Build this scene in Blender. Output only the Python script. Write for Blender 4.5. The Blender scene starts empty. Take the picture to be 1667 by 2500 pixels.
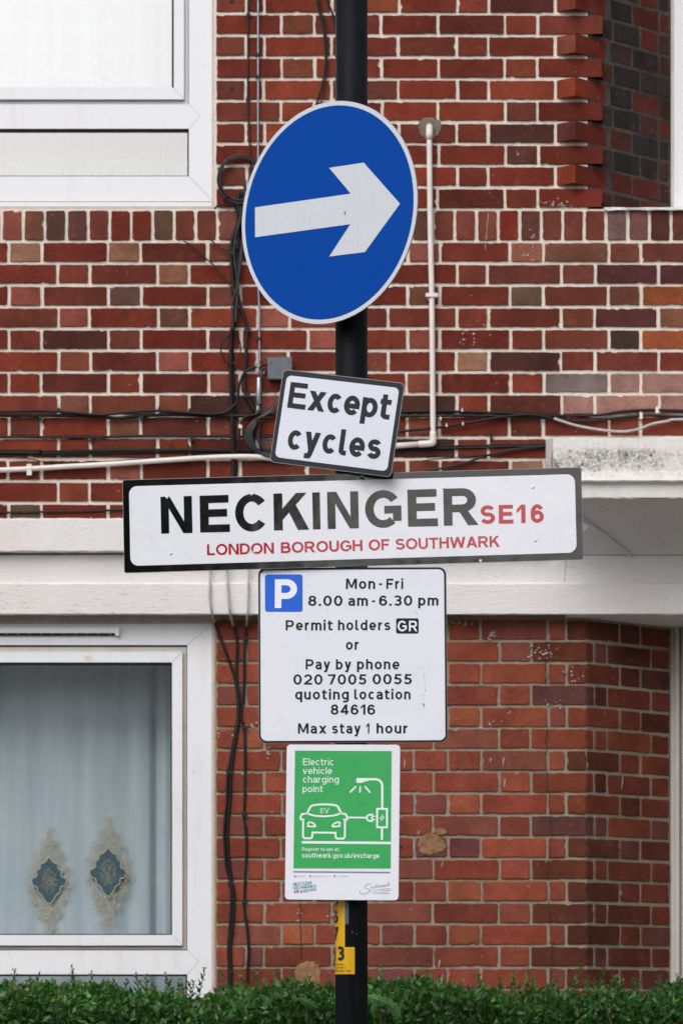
import bpy, math, random
import numpy as np
from mathutils import Vector
random.seed(7); rng = np.random.default_rng(7)
R = math.radians
sc = bpy.context.scene
# ------------------------------------------------------------------ camera
D = 14.0                 # camera to brick wall, metres
S = 0.00141              # metres per photograph pixel on the wall
F = D / S                # focal length in photograph pixels
CX, HY, EYE = 833.5, 2550.0, 1.6
cam_d = bpy.data.cameras.new('camera'); cam = bpy.data.objects.new('camera', cam_d)
sc.collection.objects.link(cam); sc.camera = cam
cam.location = (0, -D, EYE); cam.rotation_euler = (R(90), 0, 0)
cam_d.sensor_fit = 'HORIZONTAL'; cam_d.sensor_width = 24.0
cam_d.lens = F / 1667 * 24.0
cam_d.shift_y = (HY - 1251.5) / 1667
cam_d.dof.use_dof = True; cam_d.dof.focus_distance = 11.08; cam_d.dof.aperture_fstop = 8.5
cam_d.clip_start = 0.5; cam_d.clip_end = 500
# ------------------------------------------------------------------ sky, sun, exposure
w = bpy.data.worlds.new('World'); sc.world = w; w.use_nodes = True
nt = w.node_tree; nt.nodes.clear()
sky = nt.nodes.new('ShaderNodeTexSky'); sky.sky_type = 'NISHITA'; sky.sun_disc = False
SUN_EL, SUN_AZ = 44, 205      # the veiled sun stands high behind the camera, a little to its side
sky.sun_elevation = R(SUN_EL); sky.sun_rotation = R(SUN_AZ); sky.air_density = 1.0; sky.dust_density = 4.0
bw = nt.nodes.new('ShaderNodeRGBToBW'); mx = nt.nodes.new('ShaderNodeMix'); mx.data_type = 'RGBA'
mx.inputs['Factor'].default_value = 0.86
tint = nt.nodes.new('ShaderNodeMix'); tint.data_type = 'RGBA'; tint.blend_type = 'MULTIPLY'; tint.inputs['Factor'].default_value = 1
tint.inputs['B'].default_value = (1.012, 1.0, 0.99, 1)
bg = nt.nodes.new('ShaderNodeBackground'); bg.inputs['Strength'].default_value = 0.15
wo = nt.nodes.new('ShaderNodeOutputWorld')
nt.links.new(sky.outputs[0], bw.inputs[0]); nt.links.new(sky.outputs[0], mx.inputs['A']); nt.links.new(bw.outputs[0], mx.inputs['B'])
nt.links.new(mx.outputs['Result'], tint.inputs['A']); nt.links.new(tint.outputs['Result'], bg.inputs[0]); nt.links.new(bg.outputs[0], wo.inputs[0])
sun_d = bpy.data.lights.new('sun', 'SUN'); sun_d.energy = 0.7; sun_d.angle = R(50); sun_d.color = (1, 0.97, 0.93)
sun = bpy.data.objects.new('sun', sun_d); sc.collection.objects.link(sun)
az = R(SUN_AZ); el = R(SUN_EL)
sv = Vector((math.sin(az) * math.cos(el), math.cos(az) * math.cos(el), math.sin(el)))
sun.rotation_euler = sv.to_track_quat('Z', 'Y').to_euler()
sc.view_settings.view_transform = 'Standard'; sc.view_settings.look = 'None'
sc.view_settings.exposure = 0.38; sc.view_settings.gamma = 1.0
# ------------------------------------------------------------------ mapping: photograph pixel -> point in the place
def W(px, py, y=0.0):
    d = (D + y) / F
    return Vector(((px - CX) * d, y, EYE + (HY - py) * d))
PX1 = None
# ------------------------------------------------------------------ materials
def lin(c):
    c = c / 255.0
    return c / 12.92 if c <= 0.04045 else ((c + 0.055) / 1.055) ** 2.4
def col(r, g, b, k=1.0):
    return (min(1, lin(r) * k), min(1, lin(g) * k), min(1, lin(b) * k), 1)
class NT:
    def __init__(s, name):
        s.m = bpy.data.materials.new(name); s.m.use_nodes = True; s.t = s.m.node_tree
        s.p = s.t.nodes['Principled BSDF']
        s.out = s.t.nodes['Material Output']
        s.co = s.t.nodes.new('ShaderNodeTexCoord').outputs['Object']
    def n(s, kind, **kw):
        nd = s.t.nodes.new(kind)
        for k, v in kw.items():
            if k in nd.inputs.keys(): nd.inputs[k].default_value = v
            else: setattr(nd, k, v)
        return nd
    def l(s, a, b): s.t.links.new(a, b)
    def mapping(s, scale):
        m = s.n('ShaderNodeMapping'); m.inputs['Scale'].default_value = scale; s.l(s.co, m.inputs[0]); return m.outputs[0]
    def noise(s, scale, detail=4, rough=0.55, vec=None, dist=0.0):
        nd = s.n('ShaderNodeTexNoise', Scale=scale, Detail=detail, Roughness=rough, Distortion=dist)
        s.l(vec if vec is not None else s.co, nd.inputs['Vector']); return nd.outputs['Fac']
    def ramp(s, fac, stops):
        r = s.n('ShaderNodeValToRGB'); e = r.color_ramp.elements
        e[0].position, e[0].color = stops[0]; e[1].position, e[1].color = stops[-1]
        for p, c in stops[1:-1]:
            q = e.new(p); q.color = c
        s.l(fac, r.inputs[0]); return r.outputs[0]
    def mix(s, fac, a, b, mode='MIX'):
        m = s.n('ShaderNodeMix', data_type='RGBA', blend_type=mode)
        for v, i in ((fac, 'Factor'), (a, 'A'), (b, 'B')):
            if isinstance(v, (float, int, tuple)): m.inputs[i].default_value = v
            else: s.l(v, m.inputs[i])
        return m.outputs['Result']
    def math(s, op, a, b=None):
        m = s.n('ShaderNodeMath', operation=op)
        for v, i in ((a, 0), (b, 1)):
            if v is None: continue
            if isinstance(v, (float, int)): m.inputs[i].default_value = v
            else: s.l(v, m.inputs[i])
        return m.outputs[0]
    def base(s, c, rough=0.6, spec=0.5):
        if isinstance(c, tuple): s.p.inputs['Base Color'].default_value = c
        else: s.l(c, s.p.inputs['Base Color'])
        if isinstance(rough, (float, int)): s.p.inputs['Roughness'].default_value = rough
        else: s.l(rough, s.p.inputs['Roughness'])
        s.p.inputs['Specular IOR Level'].default_value = spec
    def bump(s, h, strength=0.5, dist=0.002):
        b = s.n('ShaderNodeBump', Strength=strength, Distance=dist); s.l(h, b.inputs['Height']); s.l(b.outputs[0], s.p.inputs['Normal'])
G1, G0 = (1, 1, 1, 1), (0, 0, 0, 1)
def grey(v): return (v, v, v, 1)

def mat_plain(name, c, rough=0.5, spec=0.5, var=0.12, scale=30, metal=0.0, bump=0.0):
    m = NT(name); f = m.noise(scale)
    lo = tuple(x * (1 - var) for x in c[:3]) + (1,); hi = tuple(min(1, x * (1 + var)) for x in c[:3]) + (1,)
    m.base(m.ramp(f, [(0.3, lo), (0.7, hi)]), rough, spec); m.p.inputs['Metallic'].default_value = metal
    if bump: m.bump(m.noise(scale * 6), 0.5, bump)
    return m.m

def mat_brick(name, streak=0.5):
    m = NT(name)
    a = m.n('ShaderNodeAttribute', attribute_name='tone').outputs['Color']
    blot = m.noise(9, 5, 0.6); fine = m.noise(190, 5, 0.8); mid = m.noise(45, 5, 0.65)
    c = m.mix(1.0, a, m.ramp(blot, [(0.3, grey(0.72)), (0.7, grey(1.22))]), 'MULTIPLY')
    c = m.mix(1.0, c, m.ramp(fine, [(0.25, grey(0.5)), (0.75, grey(1.5))]), 'MULTIPLY')
    c = m.mix(m.ramp(mid, [(0.55, G0), (0.8, grey(0.35))]), c, col(70, 46, 40))
    big = m.noise(11, 3, 0.5, m.mapping((0.7, 1, 1.2)), 0.6)
    c = m.mix(m.ramp(big, [(0.60, G0), (0.78, grey(0.5))]), c, col(58, 40, 34))
    c = m.mix(m.ramp(m.noise(17, 3, 0.5), [(0.62, G0), (0.8, grey(0.4))]), c, col(138, 84, 66))
    c = m.mix(1.0, c, m.ramp(m.noise(2.3, 4, 0.6), [(0.3, (0.84, 0.82, 0.80, 1)), (0.7, (1.14, 1.12, 1.1, 1))]), 'MULTIPLY')
    # lime bloom and paint spots
    sp = m.math('MULTIPLY', m.ramp(m.noise(75, 3, 0.5), [(0.70, G0), (0.76, G1)]), m.ramp(m.noise(3.1, 2), [(0.5, G0), (0.62, G1)]))
    c = m.mix(m.math('MULTIPLY', sp, 0.5), c, col(205, 190, 178))
    m.base(c, 0.9, 0.12)
    m.bump(m.math('ADD', m.math('MULTIPLY', fine, 0.5), mid), 0.8, 0.004)
    return m.m
def mat_mortar(name, c1, c2, dirt=None):
    m = NT(name); f = m.noise(60, 5, 0.65); g = m.noise(4, 4)
    c = m.mix(m.ramp(f, [(0.3, G0), (0.7, G1)]), c1, c2)
    if dirt: c = m.mix(m.ramp(g, [(0.45, G0), (0.7, grey(0.7))]), c, dirt)
    m.base(c, 0.95, 0.1); m.bump(m.math('ADD', f, m.noise(300, 3)), 0.8, 0.003); return m.m
def mat_stone(name, dirtamt, horiz=True, base=(222, 220, 222)):
    m = NT(name)
    st = m.mapping((5, 5, 42)); f = m.noise(6, 6, 0.7, st); g = m.noise(2.2, 4, 0.6); h = m.noise(120, 4, 0.7)
    c = m.mix(m.ramp(g, [(0.3, G0), (0.75, G1)]), col(*base, 1.0), col(base[0], base[1] - 5, base[2] - 8, 0.93))
    sm = m.math('MULTIPLY', m.ramp(f, [(0.56, G0), (0.68, G1)]), m.ramp(m.noise(3.5, 5), [(0.42, G0), (0.6, G1)]))
    c = m.mix(m.math('MULTIPLY', sm, dirtamt), c, col(92, 84, 78))
    pit = m.math('MULTIPLY', m.ramp(h, [(0.66, G0), (0.72, G1)]), m.ramp(g, [(0.4, G0), (0.65, G1)]))
    c = m.mix(m.math('MULTIPLY', pit, dirtamt), c, col(70, 68, 62))
    m.base(c, 0.85, 0.25); m.bump(m.math('ADD', f, m.math('MULTIPLY', h, 0.4)), 0.8, 0.004); return m.m
def mat_canopy():
    m = NT('speckled_white_render')
    h = m.noise(95, 5, 0.75); g = m.noise(5.5, 4, 0.6); v = m.n('ShaderNodeTexVoronoi', Scale=48.0); m.l(m.co, v.inputs[0])
    sep = m.n('ShaderNodeSeparateXYZ'); m.l(m.co, sep.inputs[0])
    zb = m.ramp(m.math('MULTIPLY', m.math('SUBTRACT', sep.outputs[2], 3.47), 7.0), [(0.0, G0), (0.35, G1), (0.62, G1), (0.8, grey(0.1))])
    c = m.mix(m.ramp(g, [(0.3, G0), (0.75, G1)]), col(226, 224, 223), col(212, 209, 207))
    k = m.math('MULTIPLY', m.ramp(g, [(0.33, G0), (0.52, G1)]), zb)
    c = m.mix(m.math('MULTIPLY', m.math('MULTIPLY', m.ramp(h, [(0.38, G0), (0.52, G1)]), k), 0.95), c, col(128, 124, 118))
    c = m.mix(m.math('MULTIPLY', m.ramp(v.outputs['Distance'], [(0.2, G1), (0.3, G0)]), m.math('MULTIPLY', k, 0.9)), c, col(72, 70, 66))
    m.base(c, 0.85, 0.25); m.bump(h, 0.7, 0.004); return m.m
def mat_sign(name, c, rough=0.35, dots=0.5, wave=0.0006, spec=0.5, dirt=None, smear=0.0):
    m = NT(name); g = m.noise(6, 4)
    cc = m.mix(m.ramp(g, [(0.3, G0), (0.75, grey(0.35))]), c, tuple(x * 0.88 for x in c[:3]) + (1,))
    d = m.math('MULTIPLY', m.ramp(m.noise(170, 2), [(0.735, G0), (0.76, G1)]), dots)
    cc = m.mix(d, cc, dirt or col(90, 88, 88))
    sm = m.noise(14, 5, 0.7); 
    cc = m.mix(m.ramp(sm, [(0.55, G0), (0.85, grey(smear))]), cc, col(150, 146, 144))
    m.base(cc, m.ramp(sm, [(0.3, grey(rough * 0.8)), (0.75, grey(min(1, rough * 1.5)))]), spec)
    m.bump(m.noise(9, 2), 0.35, wave * 8); return m.m
def mat_glass(name, k, tintc=(0.93, 0.96, 0.95, 1)):
    m = NT(name); t = m.t; t.nodes.remove(m.p)
    lw = m.n('ShaderNodeLayerWeight', Blend=0.5); fac = m.math('ADD', m.math('MULTIPLY', m.math('POWER', lw.outputs['Facing'], 4.0), 0.8 - k), k)
    tr = m.n('ShaderNodeBsdfTransparent'); tr.inputs[0].default_value = tintc
    gl = m.n('ShaderNodeBsdfGlossy', Roughness=0.03)
    mx = m.n('ShaderNodeMixShader'); m.l(fac, mx.inputs[0]); m.l(tr.outputs[0], mx.inputs[1]); m.l(gl.outputs[0], mx.inputs[2])
    m.l(mx.outputs[0], m.out.inputs['Surface']); return m.m

M = {}
M['brick'] = mat_brick('fired_red_brick')
M['mortar_pale'] = mat_mortar('pale_lime_mortar', col(228, 218, 208, 1.0), col(208, 196, 186, 1.0))
M['mortar_grey'] = mat_mortar('grey_cement_mortar', col(166, 152, 137), col(134, 122, 110), col(132, 118, 90))
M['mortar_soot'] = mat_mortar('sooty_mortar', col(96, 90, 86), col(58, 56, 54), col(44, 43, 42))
M['stone'] = mat_stone('weathered_white_masonry_paint', 0.75)
M['stone_smooth'] = mat_stone('smooth_white_masonry_paint', 0.5, base=(222, 221, 223))
M['canopy'] = mat_canopy()
def mat_upvc():
    m = NT('white_upvc'); a = m.noise(3, 5, 0.65, m.mapping((9, 9, 1.2))); b = m.noise(5, 5, 0.6)
    c = m.mix(m.ramp(a, [(0.55, G0), (0.75, grey(0.35))]), col(219, 220, 225), col(198, 194, 187))
    c = m.mix(m.ramp(m.noise(60, 3), [(0.68, G0), (0.76, grey(0.4))]), c, col(160, 150, 138))
    m.base(c, m.ramp(b, [(0.3, grey(0.26)), (0.7, grey(0.45))]), 0.5); m.bump(m.noise(2.5, 2), 0.25, 0.004); return m.m
M['upvc'] = mat_upvc()
M['upvc_dirty'] = mat_plain('weathered_upvc_edge', col(186, 181, 172), 0.5, 0.4, 0.12, 12)
M['sealant'] = mat_plain('beige_sealant', col(190, 180, 172), 0.8, 0.2, 0.12, 22, bump=0.002)
M['gasket_and_shade'] = mat_plain('black_gasket_and_shade', col(26, 27, 30), 0.6, 0.3)  # also colours the shade bars drawn in the window frames
M['mitre'] = mat_plain('mitre_joint_line', col(165, 165, 170), 0.6, 0.3)  # grey of the thin lines along the mitred frame corners
M['black_cable'] = mat_plain('black_cable_sheath', col(17, 17, 18), 0.45, 0.3, 0.25, 40)
M['grey_cable'] = mat_plain('dark_grey_cable_sheath', col(38, 40, 43), 0.45, 0.4, 0.25, 40)
M['brown_cable'] = mat_plain('dusty_brown_cable_sheath', col(44, 34, 31), 0.6, 0.3, 0.25, 40)
M['steel'] = mat_plain('galvanised_steel', col(150, 155, 162), 0.4, 0.5, 0.25, 90, metal=0.85)
M['white_pipe'] = mat_plain('white_plastic_conduit', col(214, 206, 202), 0.4, 0.5, 0.05, 14)
M['cream_clip'] = mat_plain('cream_plastic', col(205, 196, 182), 0.5)
M['painted_cable'] = mat_plain('white_painted_cable', col(168, 165, 164), 0.6, 0.3, 0.2, 60)
M['box_grey'] = mat_plain('grey_plastic_box', col(92, 97, 104), 0.5, 0.4, 0.12, 25)
M['patch'] = mat_mortar('cement_patch', col(128, 118, 108), col(96, 88, 80))
M['patch_sand'] = mat_mortar('sandy_filler', col(158, 124, 92), col(112, 82, 60))
def mat_pole():
    m = NT('black_painted_steel'); st = m.mapping((30, 30, 3)); f = m.noise(2.2, 6, 0.7, st)
    c = m.mix(m.ramp(f, [(0.45, G0), (0.75, grey(0.6))]), col(17, 20, 24), col(34, 36, 40))
    m.base(c, m.ramp(f, [(0.3, grey(0.42)), (0.7, grey(0.6))]), 0.07); m.bump(f, 0.2, 0.001); return m.m
M['pole'] = mat_pole()
M['sign_back'] = mat_plain('grey_aluminium', col(150, 150, 152), 0.45, 0.5, 0.1, 20, metal=0.5)
M['black_vinyl'] = mat_sign('gloss_black_vinyl', col(9, 10, 12), 0.07, 0.15, 0.0003, 0.8, col(60, 58, 56))
M['black_vinyl_matt'] = mat_sign('black_sign_film', col(20, 25, 34), 0.35, 0.1, 0.0003, 0.3)
M['black_letters'] = mat_plain('black_lettering_film', col(18, 22, 30), 0.4, 0.3, 0.05)
M['white_plate'] = mat_sign('white_enamel_plate', col(220, 222, 231, 0.98), 0.14, 0.5, 0.0003, 0.5, smear=0.2)
M['white_reflective'] = mat_sign('white_reflective_sheet', col(206, 211, 224), 0.3, 0.15, 0.0003, smear=0.2)
M['white_parking'] = mat_sign('white_reflective_panel', col(214, 217, 227), 0.32, 0.8, 0.0003, smear=0.2)
M['white_laminate'] = mat_sign('white_laminate', col(218, 220, 230), 0.3, 0.3, 0.0004, smear=0.2)
M['red_vinyl'] = mat_sign('red_vinyl', col(172, 22, 40), 0.08, 0.1, 0.0003, 0.8)
M['blue_disc'] = mat_sign('blue_reflective_sheet', col(0, 64, 150), 0.45, 0.12, 0.0006, 0.08, col(30, 60, 120))
M['blue_panel'] = mat_sign('blue_panel_sheet', col(24, 92, 204), 0.32, 0.1, 0.0003, 0.4, col(30, 60, 120))
M['green_print'] = mat_sign('green_print', col(54, 160, 88), 0.28, 0.1, 0.0004, 0.5, col(40, 110, 60))
M['pale_print'] = mat_plain('pale_print', col(214, 228, 224), 0.4, 0.4, 0.03)
M['white_print'] = mat_plain('white_print_film', col(222, 224, 236), 0.35, 0.4, 0.02)
M['purple_grey'] = mat_plain('purple_grey_print', col(122, 118, 142), 0.4)
M['faint_grey'] = mat_plain('faint_grey_print', col(168, 168, 182), 0.4)
M['ink_grey'] = mat_plain('grey_ink', col(98, 98, 114), 0.4)
M['teal_ink'] = mat_plain('blue_ink', col(30, 130, 170), 0.4)
M['teal2_ink'] = mat_plain('teal_ink', col(20, 120, 118), 0.4)
M['purple_ink'] = mat_plain('purple_ink', col(104, 32, 98), 0.4)
M['yellow'] = mat_sign('yellow_vinyl', col(198, 152, 0), 0.3, 0.1, 0.0002, 0.4, col(150, 110, 10))
M['ink_black'] = mat_plain('black_ink', col(24, 20, 14), 0.4)
M['blue_grey_film'] = mat_plain('torn_blue_grey_film', col(62, 78, 98), 0.35)
M['glass_up'] = mat_glass('upper_glazing', 0.5)
M['glass_low'] = mat_glass('lower_glazing', 0.19, (0.9, 0.94, 0.94, 1))
def mat_screw():
    return mat_plain('screw_head', col(120, 122, 126), 0.35, 0.5, 0.2, 90, metal=0.7)
M['screw'] = mat_screw()
def mat_halftone():
    m = NT('white_prismatic_sheet'); v = m.n('ShaderNodeTexVoronoi', Scale=230.0, Randomness=0.15); m.l(m.co, v.inputs[0])
    c = m.mix(m.ramp(v.outputs['Distance'], [(0.3, G0), (0.6, G1)]), col(206, 210, 218, 0.95), col(184, 188, 198))
    m.base(c, 0.35, 0.4); return m.m
M['prismatic'] = mat_halftone()
def mat_leaf():
    m = NT('privet_leaf'); a = m.n('ShaderNodeAttribute', attribute_name='tone').outputs['Color']
    m.base(a, 0.42, 0.45); m.p.inputs['Transmission Weight'].default_value = 0.0
    tr = m.n('ShaderNodeBsdfTranslucent'); m.l(m.mix(1.0, a, (1.3, 1.6, 0.5, 1), 'MULTIPLY'), tr.inputs[0])
    mx = m.n('ShaderNodeMixShader'); mx.inputs[0].default_value = 0.25
    m.l(m.p.outputs[0], mx.inputs[1]); m.l(tr.outputs[0], mx.inputs[2]); m.l(mx.outputs[0], m.out.inputs['Surface']); return m.m
M['leaf'] = mat_leaf()
M['twig'] = mat_plain('twig_bark', col(78, 70, 44), 0.8, 0.2)
def mat_curtain(name, c1, c2, trans=0.25, damask=None):
    m = NT(name); weave = m.noise(500, 2, 0.5); f = m.noise(5, 3, 0.5, m.mapping((6, 1, 0.6)))
    c = m.mix(m.ramp(f, [(0.3, G0), (0.7, G1)]), c1, c2)
    if damask:
        v = m.n('ShaderNodeTexVoronoi', Scale=1.0, feature='DISTANCE_TO_EDGE', Randomness=0.45); m.l(m.mapping((24, 1, 11)), v.inputs[0])
        v2 = m.n('ShaderNodeTexVoronoi', Scale=1.0, Randomness=0.45); m.l(m.mapping((24, 1, 11)), v2.inputs[0])
        k = m.math('MAXIMUM', m.ramp(v.outputs[0], [(0.05, G1), (0.12, G0)]), m.ramp(v2.outputs[0], [(0.12, G1), (0.2, G0)]))
        c = m.mix(m.math('MULTIPLY', m.math('MULTIPLY', k, m.ramp(m.noise(4, 3), [(0.4, G0), (0.6, G1)])), 0.55), c, damask)
        c = m.mix(m.ramp(m.noise(3.2, 3, 0.6), [(0.35, G0), (0.7, grey(0.35))]), c, tuple(x * 0.8 for x in c2[:3]) + (1,))
    m.base(c, 0.9, 0.1)
    tr = m.n('ShaderNodeBsdfTranslucent'); m.l(c, tr.inputs[0])
    mx = m.n('ShaderNodeMixShader'); mx.inputs[0].default_value = trans
    m.l(m.p.outputs[0], mx.inputs[1]); m.l(tr.outputs[0], mx.inputs[2]); m.l(mx.outputs[0], m.out.inputs['Surface']); return m.m
M['curtain_low'] = mat_curtain('blue_grey_voile', col(214, 222, 230), col(196, 208, 219), 0.12)
M['curtain_up'] = mat_curtain('white_lace', col(226, 228, 232), col(216, 219, 224), 0.1, col(238, 240, 243))
M['curtain_mid'] = mat_curtain('grey_lace', col(140, 145, 150), col(116, 122, 128), 0.1, col(190, 194, 198))
M['lace'] = mat_plain('beige_lace', col(202, 192, 168), 0.9, 0.2, 0.22, 120)
M['lace_dark'] = mat_plain('olive_lace', col(158, 158, 142), 0.85, 0.2, 0.22, 120)
M['teal_satin'] = mat_plain('teal_satin', col(76, 104, 116), 0.85, 0.2, 0.15, 40)
M['room'] = mat_plain('room_paint', col(120, 112, 104), 0.9, 0.1)
M['ground'] = mat_plain('worn_asphalt', (0.06, 0.06, 0.06, 1), 0.9, 0.2, 0.3, 8)
M['paving'] = mat_plain('concrete_paving', (0.36, 0.35, 0.33, 1), 0.9, 0.2, 0.2, 3)
M['far_wall'] = mat_plain('brown_brick_facade', col(190, 178, 166), 0.9, 0.2, 0.15, 6)
M['far_roof'] = mat_plain('slate_roof', col(80, 80, 84), 0.7, 0.3, 0.15, 6)
M['far_glass'] = mat_plain('dark_window_glass', col(40, 44, 50), 0.1, 0.5)

# ------------------------------------------------------------------ object helpers
C = sc.collection
def top(o, label, cat, group=None, kind=None):
    if label: o['label'] = label
    if cat: o['category'] = cat
    if group: o['group'] = group
    if kind: o['kind'] = kind
    return o
def empty(name, loc, label, cat, group=None):
    o = bpy.data.objects.new(name, None); o.location = loc; o.empty_display_size = 0.05; C.objects.link(o)
    return top(o, label, cat, group)
def mk(name, verts, faces, mat, parent=None, colors=None, smooth=False, origin=None, mids=None):
    """verts in world metres; linked relative to the parent's place (or to `origin`)"""
    off = Vector((0, 0, 0))
    q = parent
    while q is not None: off += q.location; q = q.parent
    if origin is not None and parent is None: off = Vector(origin)
    V = np.array([tuple(v) for v in verts], dtype=float) - np.array(off)
    me = bpy.data.meshes.new(name); me.from_pydata(V.tolist(), [], faces)
    mats = mat if isinstance(mat, list) else [mat]
    for x in mats: me.materials.append(x)
    if mids is not None: me.polygons.foreach_set('material_index', mids)
    if smooth: me.polygons.foreach_set('use_smooth', [True] * len(me.polygons))
    if colors is not None:
        at = me.color_attributes.new('tone', 'FLOAT_COLOR', 'POINT')
        at.data.foreach_set('color', np.array(colors, dtype=float).ravel())
    me.update()
    o = bpy.data.objects.new(name, me); C.objects.link(o)
    if parent is not None: o.parent = parent
    elif origin is not None: o.location = origin
    return o
class MB:
    def __init__(s): s.v = []; s.f = []; s.c = []; s.m = []; s.mi = 0
    def add(s, vs, fs, c=None):
        b = len(s.v); s.v += [Vector(v) for v in vs]
        for f in fs: s.f.append([b + i for i in f]); s.m.append(s.mi)
        if c is not None: s.c += [c] * len(vs)
    def box(s, a, b):
        x0, y0, z0 = a; x1, y1, z1 = b
        s.add([(x0,y0,z0),(x1,y0,z0),(x1,y1,z0),(x0,y1,z0),(x0,y0,z1),(x1,y0,z1),(x1,y1,z1),(x0,y1,z1)],
              [(0,3,2,1),(4,5,6,7),(0,1,5,4),(1,2,6,5),(2,3,7,6),(3,0,4,7)])
    def pxbox(s, x0, y0, x1, y1, yf, yb):
        """box whose FRONT face fills the given photograph rectangle at depth yf, going back to depth yb"""
        a = W(x0, y1, yf); b = W(x1, y0, yf)
        s.box((a.x, yf, a.z), (b.x, yb, b.z))
    def tube(s, pts, r, n=8, cap=True):
        pts = [Vector(p) for p in pts]; k = len(pts); b = len(s.v); prev = None
        for i, p in enumerate(pts):
            t = (pts[min(i + 1, k - 1)] - pts[max(i - 1, 0)]).normalized()
            if prev is None:
                up = Vector((0, 1, 0)) if abs(t.y) < 0.9 else Vector((1, 0, 0)); u = t.cross(up).normalized()
            else:
                u = (prev - t * prev.dot(t)).normalized()
            prev = u; q = t.cross(u)
            rr = r[i] if isinstance(r, (list, tuple)) else r
            for j in range(n):
                a = 2 * math.pi * j / n; s.v.append(p + (u * math.cos(a) + q * math.sin(a)) * rr)
        for i in range(k - 1):
            for j in range(n):
                s.f.append([b + i * n + j, b + i * n + (j + 1) % n, b + (i + 1) * n + (j + 1) % n, b + (i + 1) * n + j]); s.m.append(s.mi)
        if cap:
            s.f.append([b + j for j in range(n)][::-1]); s.f.append([b + (k - 1) * n + j for j in range(n)]); s.m += [s.mi, s.mi]
    def build(s, name, mat, parent=None, smooth=False, origin=None):
        return mk(name, s.v, s.f, mat, parent, s.c if s.c else None, smooth, origin, s.m if isinstance(mat, list) else None)
def smoothpts(pts, n=6):
    P = [Vector(p) for p in pts]
    if len(P) < 3: return P
    out = []
    for i in range(len(P) - 1):
        p0 = P[max(i - 1, 0)]; p1 = P[i]; p2 = P[i + 1]; p3 = P[min(i + 2, len(P) - 1)]
        for j in range(n):
            t = j / n
            out.append(0.5 * ((2 * p1) + (p2 - p0) * t + (2 * p0 - 5 * p1 + 4 * p2 - p3) * t * t + (3 * p1 - p0 - 3 * p2 + p3) * t ** 3))
    out.append(P[-1]); return out

# ------------------------------------------------------------------ brick laying
K = 0.87   # photograph tone -> base colour
def pal(lst): return [((lambda q: (q[0], q[1] * (1.14 if c[1] < c[0] * .56 else 0.98), q[2] * 1.04))(col(*c, K)), wgt) for c, wgt in lst]
UP_S = pal([((112, 45, 36), 6), ((122, 51, 39), 5), ((102, 42, 35), 4), ((108, 50, 42), 3), ((94, 42, 36), 1.6), ((130, 58, 43), 1.6), ((72, 46, 40), 0.35)])
UP_H = pal([((122, 54, 43), 4), ((116, 60, 50), 3), ((140, 86, 70), 2), ((106, 48, 40), 3), ((150, 112, 88), 0.8), ((100, 78, 64), 0.7), ((148, 84, 72), 1.3)])
UP_H2 = pal([((118, 52, 42), 5), ((106, 46, 38), 4), ((112, 58, 50), 2), ((126, 60, 44), 2), ((98, 58, 50), .7), ((136, 82, 66), .35)])
UR_S = pal([((112, 50, 42), 5), ((122, 58, 46), 4), ((104, 52, 48), 3), ((92, 56, 52), 1.2), ((120, 88, 64), 0.5), ((70, 50, 48), 0.9), ((138, 70, 48), 0.6)])
LO_S = pal([((138, 65, 53), 6), ((145, 71, 57), 4), ((128, 62, 52), 4), ((124, 66, 60), 1.5), ((160, 88, 62), .7), ((140, 78, 68), 2)])
LO_H = pal([((136, 66, 55), 5), ((124, 66, 63), 2.5), ((116, 68, 68), .8), ((128, 63, 54), 3), ((152, 80, 62), 1.2)])
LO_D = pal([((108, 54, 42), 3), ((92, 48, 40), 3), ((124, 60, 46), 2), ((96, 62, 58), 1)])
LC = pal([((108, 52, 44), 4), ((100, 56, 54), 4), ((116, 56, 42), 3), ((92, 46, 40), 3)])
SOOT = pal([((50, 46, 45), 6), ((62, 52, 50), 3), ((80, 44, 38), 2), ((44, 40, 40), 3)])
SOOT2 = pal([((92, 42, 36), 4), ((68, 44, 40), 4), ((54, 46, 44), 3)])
def pick(p):
    t = random.random() * sum(x[1] for x in p)
    for c, wgt in p:
        t -= wgt
        if t <= 0: break
    k = random.uniform(0.86, 1.14); return (c[0] * k, c[1] * k * random.uniform(0.95, 1.05), c[2] * k, 1)
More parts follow.
